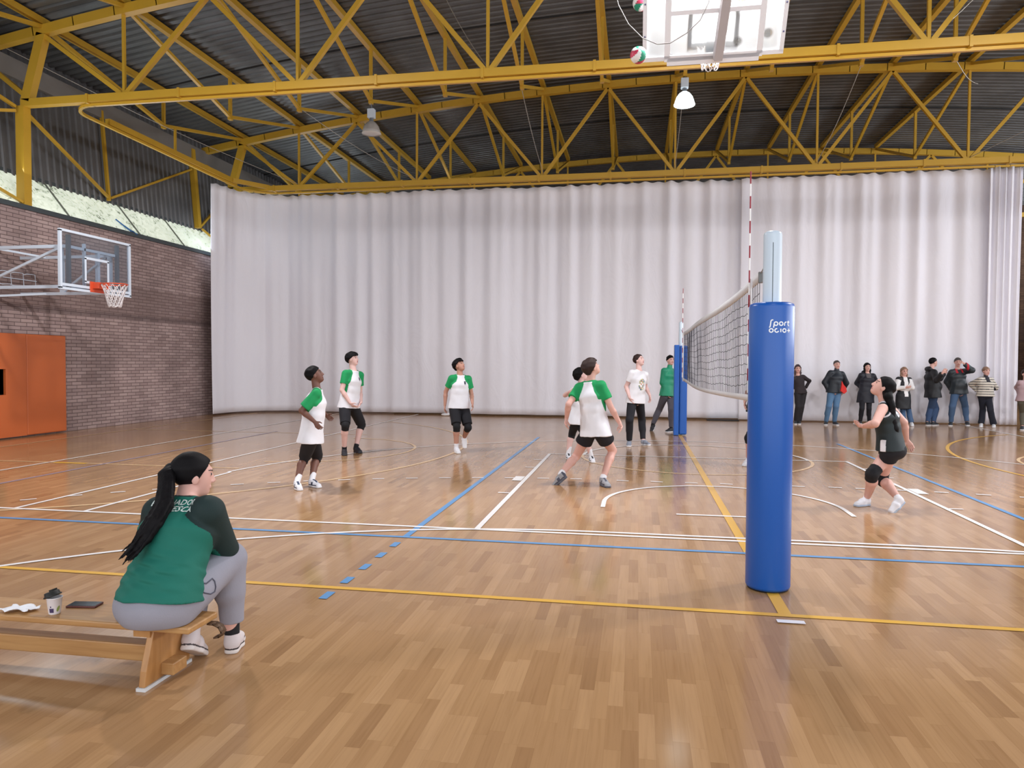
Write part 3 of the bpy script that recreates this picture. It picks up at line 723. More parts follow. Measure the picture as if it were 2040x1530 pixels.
# ------------------------------------------------------------------ raised ceiling basketball unit
TH = math.radians(37); cn = np.array([0, math.cos(TH), math.sin(TH)]); cu = np.array([0, -math.sin(TH), math.cos(TH)]); cx = np.array([1.0, 0, 0])
B0 = np.array([-.885, 4.05, 5.79]); BC = B0+cx*.9
hoop2 = thing('basketball_hoop', tuple(BC), 'white-framed clear backboard folded up under the roof at the top of the view', 'basketball hoop'); oo = BC
Rm = np.stack([cx, cn, cu], 1)
GL2, g2 = glass_material('dusty_acrylic', .42, (226, 226, 222))
_nt = GL2.node_tree; _tc = _nt.nodes.new('ShaderNodeTexCoord'); _v = _nt.nodes.new('ShaderNodeTexVoronoi'); _v.inputs['Scale'].default_value = 3.2; _nt.links.new(_tc.outputs['Object'], _v.inputs['Vector'])
_rp = _nt.nodes.new('ShaderNodeMapRange'); _rp.inputs[1].default_value = .16; _rp.inputs[2].default_value = .26; _rp.inputs[3].default_value = .16; _rp.inputs[4].default_value = .46; _nt.links.new(_v.outputs['Distance'], _rp.inputs[0]); _nt.links.new(_rp.outputs[0], g2.inputs[0])
WF2 = mat('bright_white_frame', (240, 243, 250), rough=.35)
mb = MB(); mb.box(BC+cu*.525, (1.78, .014, 1.03), Rm); mb.build('glass_board', GL2, hoop2, off=oo)
mb = MB(); rect_frame(mb, B0, cx, cu, 1.8, 1.05, .055, .06)
mb.build('board_frame', WF2, hoop2, off=oo)
mb = MB()
for (a, b) in ((.3, 0), (.7, 0), (.25, 1.8), (.6, 1.8), (.9, 1.8), (.9, 0)): mb.sphere(B0+cx*b+cu*a-cn*.034, .012, 8, 6)
mb.build('frame_bolts', mat('bolt', (90, 90, 130), rough=.4), hoop2, off=oo)
mb = MB(); rect_frame(mb, BC-cx*.295+cu*.15+cn*.012, cx, cu, .59, .45, .05, .006); mb.build('target_square', WF2, hoop2, off=oo)
mb = MB(); O = BC-cx*.60+cu*.03-cn*.13; rect_frame(mb, O, cx, cu, 1.2, 1.0, .075, .06); mb.bar(O+cu*.56, O+cx*1.2+cu*.56, .055, .05, up=cn); mb.bar(O-cu*.04, O+cx*1.2-cu*.04, .10, .06, up=cn)
mb.build('support_frame', WF2, hoop2, off=oo)
mb = MB(); a = BC+cx*.06+cu*.0-cn*.2; mb.bar(a, (.42, .9, 9.3), .11, .14); mb.build('mast', mat('grey_mast', (176, 170, 172), rough=.5), hoop2, off=oo)
mb = MB(); mb.box(BC+cu*.12+cn*.06, (.16, .1, .14), Rm); mb.build('rim_bracket', WF2, hoop2, off=oo)
mr = MB(); mn = MB(); c = BC+cu*.15+cn*.385; rim_net(mr, mn, c, .228, (cx, cn), np.array([0, .1, -1.0]))
mr.build('rim', WF2, hoop2, off=oo); mn.build('net', CORDW, hoop2, off=oo)
mb = MB(); pts = [on_y(x_, y_, 3.2) for x_, y_ in ((1224, -30), (1232, 10), (1252, 48), (1280, 76), (1310, 88), (1335, 86), (1368, 66), (1395, 40), (1412, 5), (1420, -30))]
mb.tube(pts, .006, 6); o = mb.build('hoist_cable', mat('grey_cable', (120, 116, 114), rough=.5)); tag(o, 'thin grey hoist cable hanging in a loop in front of the raised backboard', 'cable')

# ------------------------------------------------------------------ volleyballs
BW = mat('ball_white', (236, 236, 236), rough=.45); BG = mat('ball_green', (30, 140, 110), rough=.45); BRd = mat('ball_red', (196, 50, 84), rough=.45)
def ball(c, label, rot):
    mb = MB(); n, m = 36, 26; r = .105; vs = []; fs = []; mb.smooth = True
    R_ = np.array(Matrix.Rotation(rot[0], 3, 'X') @ Matrix.Rotation(rot[1], 3, 'Z'))
    for i in range(m+1):
        th = PI*i/m
        for k in range(n): vs.append(R_@(np.array([math.sin(th)*math.cos(2*PI*k/n), math.sin(th)*math.sin(2*PI*k/n), math.cos(th)])*r))
    for i in range(m):
        for k in range(n):
            tw = (k+.5)/n*6+(i+.5)/m*2.4; j = int(tw) % 6; mb.cur = (0, 1, 0, 2, 0, 1)[j] if (i+.5)/m < .5 else (0, 2, 0, 1, 0, 2)[j]
            mb.add([vs[i*n+k], vs[(i+1)*n+k], vs[(i+1)*n+(k+1) % n], vs[i*n+(k+1) % n]], [(0, 1, 2, 3)])
    o = mb.build('volleyball', [BW, BG, BRd]); o.location = tuple(c); tag(o, label, 'ball', 'volleyballs by the raised backboard'); return o
ball(at_depth(1272, 110, 9.15), 'white, green and red volleyball in the air at the raised backboard lower left corner', (1.2, .6))
ball(at_depth(1276, 6, 9.75), 'volleyball cut by the top edge of the view, behind the raised backboard frame', (.5, 2.1))

# ------------------------------------------------------------------ ceiling lamps
def lamp(x, y, ztop, L, label, lit):
    T = thing('high_bay_lamp', (x, y, ztop), label, 'ceiling lamp'); oo = (x, y, ztop)
    mb = MB(); mb.tube([(x, y, ztop+.02), (x, y, ztop-L)], .012, 8); mb.tube([(x, y, ztop-L*.5), (x+.02, y, ztop-L*.5-.03), (x, y, ztop-L*.5-.06)], .01, 6); mb.build('hook', GRY, T, off=oo)
    z = ztop-L
    mb = MB(); mb.box((x, y, z-.11), (.17, .15, .22)); mb.build('ballast_box', WF, T, bevel=.012, off=oo)
    mb = MB(); mb.lathe((x, y, z-.22), [(.05, 0), (.05, -.06), (.07, -.1)], 20); mb.build('neck', GRY, T, off=oo)
    mb = MB(); mb.lathe((x, y, z-.3), [(.06, 0), (.12, -.04), (.18, -.12), (.215, -.22), (.23, -.3), (.225, -.3), (.205, -.21), (.17, -.12), (.1, -.04)], 32)
    mb.build('reflector', mat('lit_reflector', (230, 235, 235), rough=.4, emit=(225, 240, 240), estr=3) if lit else mat('acrylic_reflector', (176, 172, 168), rough=.25, noise=.1, nscale=12), T, off=oo)
    mb = MB(); mb.lathe((x, y, z-.6), [(.0, -.015), (.12, -.012), (.235, .0), (.235, .02), (.0, .02)], 32)
    mb.build('lens', mat('lit_lens', (255, 255, 255), emit=(238, 250, 250), estr=8) if lit else mat('clear_lens', (200, 198, 194), rough=.12), T, off=oo)
    return T
lamp(-7.42, 10.78, nodez(-7.42)-.06, .14, 'unlit bell-shaped high bay lamp hanging in the roof at the left of centre', False)
lamp(.05, 10.78, nodez(.05)-.06, .05, 'lit bell-shaped high bay lamp glowing below the roof right of centre', True)
lamp(-7.42, 18.43, nodez(-7.42)-.06, .42, 'lit lamp peeping out just under the truss, above the curtain', True)

# ------------------------------------------------------------------ orange wall padding
OR1 = mat('orange_vinyl', (192, 98, 48), rough=.5, noise=.06, nscale=2, bump=.25, bscale=2.5)
def pad(y0, y1, label, hole=None):
    mb = MB()
    if hole is None: mb.box((XW+.05, (y0+y1)/2, 1.08), (.10, y1-y0, 2.10))
    else:
        mb.box((XW+.05, (hole+y1)/2, 1.08), (.10, y1-hole, 2.10)); mb.box((XW+.05, (y0+hole)/2, .46), (.10, hole-y0, .86)); mb.box((XW+.05, (y0+hole)/2, 1.77), (.10, hole-y0, .72))
    o = mb.build('wall_pad', OR1, bevel=.02 if hole is None else 0); tag(o, label, 'wall pad'); return o
pad(6.78, 7.83, 'orange vinyl wall pad panel nearest the bare brick')
pad(5.2, 6.77, 'orange vinyl wall pad with a cut-out at the left edge of the view', hole=6.27)
mb = MB(); mb.box((XW+.03, 5.74, 1.15), (.04, 1.05, .5)); o = mb.build('socket_panel', mat('dark_panel', (58, 54, 58), rough=.5)); tag(o, 'dark panel in the cut-out of the orange pad', 'panel')
# dark doorway edge at far right behind the curtain, black mat under the curtain
p = on_z(1440, 838); mb.box((p[0], CY-.25, .012), (.85, .3, .02)); o = mb.build('floor_mat', mat('black_mat', (30, 28, 30), rough=.8)); tag(o, 'small black mat on the floor at the foot of the curtain', 'mat')

p = on_z(886, 829); mb = MB(); mb.sphere((0, 0, .04), .05, 12, 8, (2.6, 1.0, .8)); mb.sphere((.08, .01, .055), .04, 12, 8, (1.2, 1, 1.1)); o = mb.build('white_bundle', mat('white_cloth_bundle', (226, 224, 228), rough=.8, bump=.4, bscale=14)); o.location = (p[0], 14.45, 0); tag(o, 'small white cloth bundle on the floor at the curtain foot behind the players', 'cloth')
# ------------------------------------------------------------------ bench and the things on it
WD = wood_material('bench_pine', (158, 114, 68), (184, 142, 92), (2.5, 30, 30), .38)
WD2 = wood_material('bench_leg_wood', (160, 112, 62), (184, 136, 84), (20, 20, 2.5), .38)
WHK = mat('worn_white_rubber', (206, 208, 210), rough=.6); IRON = mat('brown_iron_hook', (96, 74, 56), rough=.5, metal=.4)
BYc = -3.005
bench = thing('gym_bench', (-4.3, BYc, 0), 'long low wooden gym bench at the lower left carrying the seated woman', 'bench'); oo = (-4.3, BYc, 0)
mb = MB(); mb.box((-4.64, BYc, .284), (3.17, .245, .032)); mb.build('seat_board', WD, bench, bevel=.007, off=oo)
mb = MB(); mb.box((-4.66, BYc, .125), (2.7, .085, .085)); mb.build('balance_beam', WD, bench, bevel=.006, off=oo)
for lx in (-3.27, -5.95):
    mb = MB(); t = .034
    prof = [(-.178, .016), (.178, .016), (.178, .06), (.105, .268), (-.105, .268), (-.165, .09)]
    vs = [(lx-t/2, BYc+y_, z_) for y_, z_ in prof]+[(lx+t/2, BYc+y_, z_) for y_, z_ in prof]; n = 6
    mb.add(vs, [tuple(reversed(range(n))), tuple(range(n, 2*n))]+[(i, (i+1) % n, n+(i+1) % n, n+i) for i in range(n)])
    mb.build('leg', WD2, bench, bevel=.004, off=oo)
    mb = MB(); mb.box((lx, BYc, .008), (.05, .37, .016)); mb.build('rubber_foot', WHK, bench, off=oo)
    mb = MB(); mb.box((lx+.05 if lx > -4 else lx-.05, BYc, .06), (.07, .11, .06)); mb.build('beam_end', WD, bench, bevel=.005, off=oo)
    mb = MB(); mb.box((lx-.04, BYc-.105, .255), (.09, .03, .03)); mb.build('cleat', WD2, bench, off=oo)
mb = MB(); mb.smooth = True
hp = [(-3.06, BYc+.06, .262), (-3.03, BYc+.06, .262), (-3.0, BYc+.06, .25), (-2.985, BYc+.06, .225), (-3.0, BYc+.06, .2), (-3.025, BYc+.06, .195)]
for a, b in zip(hp[:-1], hp[1:]): mb.bar(a, b, .045, .007, e=.003)
mb.build('hook', IRON, bench, off=oo)
# cup
cp = on_z(109, 1222, .3); c = (cp[0], cp[1]+.0, .3)
cup = thing('paper_cup', c, 'small white paper coffee cup with a crooked black lid on the bench', 'cup')
mb = MB(); mb.lathe((0, 0, 0), [(0, .002), (.026, .0), (.0275, .005), (.036, .082), (.038, .084), (.036, .086), (.034, .082), (.026, .008), (0, .008)], 32); mb.build('cup_body', mat('cup_paper', (226, 222, 226), rough=.6), cup)
mb = MB(); Rl = np.array(Matrix.Rotation(math.radians(-19), 3, 'Y')); mb.lathe((-.009, 0, .088), [(0, 0), (.041, 0), (.042, .006), (.036, .009), (.034, .024), (.028, .026), (.014, .024), (0, .024)], 32, R=Rl)
mb.box(np.array([-.009, 0, .088])+Rl@np.array([.012, 0, .029]), (.022, .03, .012), Rl); mb.build('lid', mat('black_plastic_lid', (26, 27, 26), rough=.5), cup)
def patch(parent, name, ang0, ang1, z0, z1, m, rfun, n=8, ell=False, tilt=0):
    vs = []; fs = []
    for j in range(n+1):
        for i in range(n+1):
            u = i/n*2-1; v = j/n*2-1
            if ell: uu = u*math.sqrt(max(0, 1-v*v/2)); vv = v*math.sqrt(max(0, 1-u*u/2)); u, v = uu*math.cos(tilt)*.55-vv*math.sin(tilt), uu*math.sin(tilt)*.55+vv*math.cos(tilt)
            a = math.radians((ang0+ang1)/2+u*(ang1-ang0)/2); z = (z0+z1)/2+v*(z1-z0)/2; r = rfun(z)
            vs.append((r*math.cos(a), r*math.sin(a), z))
    for j in range(n):
        for i in range(n): a = j*(n+1)+i; fs.append((a, a+1, a+n+2, a+n+1))
    me = bpy.data.meshes.new(name); me.from_pydata(vs, [], fs); me.update(); return link(name, me, m, parent)
rf = lambda z: .0275+(z-.005)/.077*.0085+.0006
ad = math.degrees(math.atan2(CAM[1]-c[1], CAM[0]-c[0]))
patch(cup, 'dark_label', ad-48, ad-8, .012, .034, mat('cup_label', (66, 52, 92), rough=.6), rf)
patch(cup, 'small_mark', ad-38, ad-28, .038, .046, mat('cup_label', (66, 52, 92)), rf)
patch(cup, 'green_leaf', ad+8, ad+52, .014, .046, mat('cup_leaf', (142, 158, 84), rough=.6), rf, ell=True, tilt=-.5)
# phone
pa = on_z(128, 1213, .3); pb = on_z(192, 1214, .3); pc = on_z(202, 1203, .3); c = (pa+pc)/2
w_ = .155; ang = math.atan2((pb-pa)[1], (pb-pa)[0])
ph = thing('mobile_phone', (c[0]+.002, c[1]+.01, .3), 'black mobile phone in a dark red case lying beside the cup', 'phone', rz=ang)
mb = MB(); mb.box((0, 0, .0055), (.158, .078, .011)); mb.build('phone_case', mat('dark_red_case', (92, 48, 46), rough=.45), ph, bevel=.004)
mb = MB(); mb.box((0, 0, .0112), (.148, .069, .0012)); mb.build('screen', mat('black_screen', (16, 18, 20), rough=.08), ph)
# napkin
npk = on_z(41, 1216, .302); mb = MB(); mb.smooth = True; vs = []; fs = []; rn = random.Random(4); N = 14
for j in range(N+1):
    for i in range(N+1):
        u = i/N-.5; v = j/N-.5; z = .004+.010*abs(math.sin(6*u+3*v))+.008*abs(math.sin(9*v-4*u))+rn.uniform(0, .0015)
        vs.append((npk[0]+u*.155+.02*v+.008*math.sin(9*v), npk[1]+v*.085+.025*u+.012*math.sin(11*u), .3+z))
for j in range(N):
    for i in range(N): a = j*(N+1)+i; fs.append((a, a+1, a+N+2, a+N+1))
mb.add(vs, fs); o = mb.build('paper_napkin', mat('white_tissue', (238, 240, 246), rough=.8)); sol = o.modifiers.new('s', 'SOLIDIFY'); sol.thickness = .0012; tag(o, 'crumpled white paper napkin lying on the bench left of the cup', 'napkin')
# ------------------------------------------------------------------ figures: smooth bodies and clothes grown from pose skeletons
V = lambda *a: np.array(a, float)
def nrm(v): return v/(np.linalg.norm(v)+1e-12)
HR = nrm(V(RT[0], RT[1], 0)); HA = V(-HR[1], HR[0], 0); ZU = V(0, 0, 1)
def fdir(a, p=0.0):   # heading: 0 = towards image right, 90 = away from the camera, -90 = towards it; p = pitch up
    a = math.radians(a); p = math.radians(p); return nrm((math.cos(a)*HR+math.sin(a)*HA)*math.cos(p)+ZU*math.sin(p))
def frame(f, up=ZU):
    f = nrm(f); r = nrm(np.cross(f, up)); u = np.cross(r, f); return r, f, u

class Grid:
    def __init__(s, lo, hi, h):
        s.lo = np.array(lo, float)-3*h; s.h = h; s.n = np.maximum(4, np.ceil((np.array(hi)+3*h-s.lo)/h).astype(int)); s.ax = [s.lo[i]+h*np.arange(s.n[i]) for i in range(3)]
    def new(s): return np.full(s.n, 1.0, np.float32)
    def sub(s, lo, hi):
        a = np.clip(np.floor((np.array(lo)-s.lo)/s.h).astype(int), 0, s.n); b = np.clip(np.ceil((np.array(hi)-s.lo)/s.h).astype(int)+1, 0, s.n)
        if np.any(b <= a): return None
        sl = tuple(slice(a[i], b[i]) for i in range(3))
        X, Y, Z = np.meshgrid(s.ax[0][sl[0]], s.ax[1][sl[1]], s.ax[2][sl[2]], indexing='ij', sparse=True)
        return sl, X.astype(np.float32), Y.astype(np.float32), Z.astype(np.float32)
def smin(a, b, k):
    if k <= 0: return np.minimum(a, b)
    h = np.maximum(k-np.abs(a-b), 0)/k; return np.minimum(a, b)-h*h*k*.25
class Fld:
    def __init__(s, g): s.g = g; s.D = g.new()
    def _in(s, lo, hi, fn, k, sub=False):
        m = k+3*s.g.h; q = s.g.sub(np.array(lo)-m, np.array(hi)+m)
        if q is None: return
        sl, X, Y, Z = q; d = fn(X, Y, Z).astype(np.float32)
        if sub: s.D[sl] = -smin(-s.D[sl], d, k)
        else: s.D[sl] = smin(s.D[sl], d, k)
    def cap(s, a, b, ra, rb=None, k=.02, sub=False):
        rb = ra if rb is None else rb; a = np.array(a, float); b = np.array(b, float); ab = b-a; L2 = float(ab@ab)+1e-9; R = max(ra, rb)
        def fn(X, Y, Z):
            x = X-a[0]; y = Y-a[1]; z = Z-a[2]; t = np.clip((x*ab[0]+y*ab[1]+z*ab[2])/L2, 0, 1)
            return np.sqrt((x-t*ab[0])**2+(y-t*ab[1])**2+(z-t*ab[2])**2)-(ra+(rb-ra)*t)
        s._in(np.minimum(a, b)-R, np.maximum(a, b)+R, fn, k, sub)
    def ell(s, c, r, fr=None, k=.02, sub=False):
        c = np.array(c, float); r = np.array(r, float); fr = fr or (V(1, 0, 0), V(0, 1, 0), V(0, 0, 1)); R = max(r)
        def fn(X, Y, Z):
            x = X-c[0]; y = Y-c[1]; z = Z-c[2]; q = [(x*e[0]+y*e[1]+z*e[2]) for e in fr]
            k0 = np.sqrt(sum((q[i]/r[i])**2 for i in range(3))); k1 = np.sqrt(sum((q[i]/r[i]**2)**2 for i in range(3)))+1e-6
            return k0*(k0-1)/k1
        s._in(c-R, c+R, fn, k, sub)
    def sec(s, a, b, ra, rb, rt, k=.03):   # tapering elliptical section from a to b, half sizes (side, front)
        a = np.array(a, float); b = np.array(b, float); ax = b-a; L = np.linalg.norm(ax); ax = ax/L; r = nrm(rt-ax*(rt@ax)); f = np.cross(ax, r); R = max(ra+rb)
        def fn(X, Y, Z):
            x = X-a[0]; y = Y-a[1]; z = Z-a[2]; w = x*ax[0]+y*ax[1]+z*ax[2]; t = np.clip(w/L, 0, 1); tz = w-t*L
            u = x*r[0]+y*r[1]+z*r[2]; v = x*f[0]+y*f[1]+z*f[2]; A = ra[0]+(rb[0]-ra[0])*t; B = ra[1]+(rb[1]-ra[1])*t; C_ = np.minimum(A, B)*.7
            k0 = np.sqrt((u/A)**2+(v/B)**2+(tz/C_)**2); k1 = np.sqrt((u/A**2)**2+(v/B**2)**2+(tz/C_**2)**2)+1e-6
            return k0*(k0-1)/k1
        s._in(np.minimum(a, b)-R, np.maximum(a, b)+R, fn, k)
    def cut(s, p, n):     # keep the side where (x-p).n < 0
        n = nrm(np.array(n, float)); X, Y, Z = np.meshgrid(*s.g.ax, indexing='ij', sparse=True)
        d = ((X-p[0])*n[0]+(Y-p[1])*n[1]+(Z-p[2])*n[2]).astype(np.float32); s.D = np.maximum(s.D, d)
    def join(s, o, k=0.0): s.D = smin(s.D, o.D, k)
_EDG = [((0, 0, 0), (1, 0, 0)), ((0, 1, 0), (1, 1, 0)), ((0, 0, 1), (1, 0, 1)), ((0, 1, 1), (1, 1, 1)), ((0, 0, 0), (0, 1, 0)), ((1, 0, 0), (1, 1, 0)), ((0, 0, 1), (0, 1, 1)), ((1, 0, 1), (1, 1, 1)), ((0, 0, 0), (0, 0, 1)), ((1, 0, 0), (1, 0, 1)), ((0, 1, 0), (0, 1, 1)), ((1, 1, 0), (1, 1, 1))]
def boxcut(F, bx):
    if bx is None: return
    lo, hi = np.array(bx[0]), np.array(bx[1]); q = F.g.sub(lo-.03, hi+.03)
    if q is None: return
    sl, X, Y, Z = q; d = np.maximum(np.maximum(np.maximum(lo[0]-X, X-hi[0]), np.maximum(lo[1]-Y, Y-hi[1])), np.maximum(lo[2]-Z, Z-hi[2])); F.D[sl] = np.maximum(F.D[sl], -d)
def nets(g, D):
    S = D < 0; n = D.shape; c = S[:-1, :-1, :-1].astype(np.int8)
    for o in ((1, 0, 0), (0, 1, 0), (0, 0, 1), (1, 1, 0), (1, 0, 1), (0, 1, 1), (1, 1, 1)): c = c+S[o[0]:n[0]-1+o[0], o[1]:n[1]-1+o[1], o[2]:n[2]-1+o[2]]
    I = np.argwhere((c > 0) & (c < 8))
    if len(I) == 0: return None
    idx = -np.ones((n[0]-1, n[1]-1, n[2]-1), np.int32); idx[I[:, 0], I[:, 1], I[:, 2]] = np.arange(len(I))
    acc = np.zeros((len(I), 3)); cnt = np.zeros(len(I))
    val = {o: D[I[:, 0]+o[0], I[:, 1]+o[1], I[:, 2]+o[2]] for o in [(a, b, c_) for a in (0, 1) for b in (0, 1) for c_ in (0, 1)]}
    for a, b in _EDG:
        va, vb = val[a], val[b]; m = (va < 0) != (vb < 0); t = np.where(m, va/(va-vb+1e-12*(va == vb)), 0); p = np.array(a)[None]+t[:, None]*(np.array(b)-np.array(a))[None]
        acc[m] += p[m]; cnt[m] += 1
    vs = (I+acc/cnt[:, None])*g.h+g.lo
    Q = []
    for ax in range(3):
        o = [0, 0, 0]; o[ax] = 1
        A = S[:n[0]-o[0], :n[1]-o[1], :n[2]-o[2]]; B = S[o[0]:, o[1]:, o[2]:]
        E = np.argwhere(A != B); u, v = [(1, 2), (2, 0), (0, 1)][ax]
        ok = (E[:, u] > 0) & (E[:, v] > 0) & (E[:, u] < n[u]-1) & (E[:, v] < n[v]-1); E = E[ok]; ins = A[E[:, 0], E[:, 1], E[:, 2]]
        def at(du, dv):
            k = E.copy(); k[:, u] += du; k[:, v] += dv; return idx[k[:, 0], k[:, 1], k[:, 2]]
        q = np.stack([at(-1, -1), at(0, -1), at(0, 0), at(-1, 0)], 1); q[~ins] = q[~ins][:, ::-1]; Q.append(q)
    return vs, np.concatenate(Q)
def smooth_v(vs, q, it=2, lam=.5):
    for _ in range(it):
        acc = np.zeros_like(vs); cnt = np.zeros(len(vs))
        for i in range(4):
            a = q[:, i]; b = q[:, (i+1) % 4]; np.add.at(acc, a, vs[b]); np.add.at(acc, b, vs[a]); np.add.at(cnt, a, 1); np.add.at(cnt, b, 1)
        vs = vs+lam*(acc/np.maximum(cnt, 1)[:, None]-vs)
    return vs
def vnormals(vs, q):
    fn = np.cross(vs[q[:, 2]]-vs[q[:, 0]], vs[q[:, 3]]-vs[q[:, 1]]); N = np.zeros_like(vs)
    for i in range(4): np.add.at(N, q[:, i], fn)
    return N/(np.linalg.norm(N, axis=1)[:, None]+1e-12)
def mesh_of(name, fld, mats, parent, org, matfn=None, wrinkle=0.0, seed=0, it=1, wfreq=38, post=None):
    r = nets(fld.g, fld.D)
    if r is None: return None
    vs, q = r; vs = smooth_v(vs, q, it)
    if wrinkle:
        N = vnormals(vs, q); R_ = np.random.RandomState(seed); d = np.zeros(len(vs))
        for i in range(5):
            k = R_.normal(size=3); k[2] *= .9; k = k/np.linalg.norm(k)*wfreq*R_.uniform(.5, 1.5); w = R_.normal(size=3)*6
            d += np.sin(vs@k+2.2*np.sin(vs@w+i)+R_.uniform(0, 6))
        vs = vs+N*(wrinkle*(d/2.2))[:, None]
    if post is not None: vs = post(vs)
    me = bpy.data.meshes.new(name); me.vertices.add(len(vs)); me.vertices.foreach_set('co', (vs-np.array(org)).astype(np.float32).ravel())
    me.loops.add(len(q)*4); me.loops.foreach_set('vertex_index', q.astype(np.int32).ravel()); me.polygons.add(len(q))
    me.polygons.foreach_set('loop_start', np.arange(0, len(q)*4, 4, dtype=np.int32)); me.polygons.foreach_set('loop_total', np.full(len(q), 4, np.int32))
    me.polygons.foreach_set('use_smooth', np.ones(len(q), bool))
    if matfn is not None: me.polygons.foreach_set('material_index', matfn(vs[q].mean(1)).astype(np.int32))
    me.update(calc_edges=True); me.validate()
    return link(name, me, mats, parent)

# shared colours
SKIN = {'dark': (112, 74, 62), 'tan': (188, 140, 122), 'light': (214, 168, 156), 'pale': (222, 184, 178)}
def skin(n): return mat('skin_'+n, SKIN[n], rough=.55, noise=.05, nscale=9)
def cloth(name, rgb, rough=.85): return mat(name, rgb, rough=rough, noise=.05, nscale=14, bump=.08, bscale=160)
HBLK = mat('black_hair', (12, 10, 13), rough=.62, spec=.15, noise=.3, nscale=90, stretch=(1, 1, .15)); HBRN = mat('brown_hair', (48, 32, 30), rough=.55, spec=.3, noise=.25, nscale=90, stretch=(1, 1, .15)); HGRY = mat('grey_hair', (70, 64, 62), rough=.5, noise=.2, nscale=80); HDYE = mat('blond_brown_hair', (138, 108, 88), rough=.5, noise=.25, nscale=70, stretch=(1, 1, .2)); HAUB = mat('dark_auburn_hair', (58, 40, 44), rough=.4, noise=.3, nscale=70, stretch=(1, 1, .2))
GRN = cloth('green_sleeve_cloth', (20, 148, 86)); WTS = cloth('white_shirt_cloth', (228, 230, 238)); BLKS = cloth('black_shorts_cloth', (20, 20, 28)); KP = cloth('black_knee_pad', (16, 16, 22)); SOCKW = cloth('white_sock', (232, 232, 238)); SOCKB = cloth('black_sock', (22, 22, 26))
BROW = mat('dark_brow', (42, 30, 30), rough=.7); EYE = mat('dark_eye', (30, 24, 26), rough=.3); LIP = mat('lip', (166, 96, 96), rough=.5); LIPD = mat('lip_dark', (120, 66, 66), rough=.5)
def solve(parent, px, L, sg):   # point on the view line of px at distance L from parent; sg +1 farther, -1 nearer
    d = ray(*px); dn = np.linalg.norm(d); d = d/dn; v = parent-CAM; t0 = v@d; p0 = CAM+d*t0; h2 = L*L-np.sum((p0-parent)**2)
    if h2 > 0: return p0+d*sg*math.sqrt(h2)
    return parent+nrm(p0-parent)*L
def knee_solve(hip, ank, px, L1, L2, bend):
    best = None
    D0 = (depth_of(hip)+depth_of(ank))/2
    for D in np.linspace(D0-.6, D0+.6, 121):
        p = at_depth(px[0], px[1], D); e = (np.linalg.norm(p-hip)-L1)**2+(np.linalg.norm(p-ank)-L2)**2+.004*max(0, -(p-(hip+ank)/2)@bend)
        if best is None or e < best[0]: best = (e, p)
    return best[1]

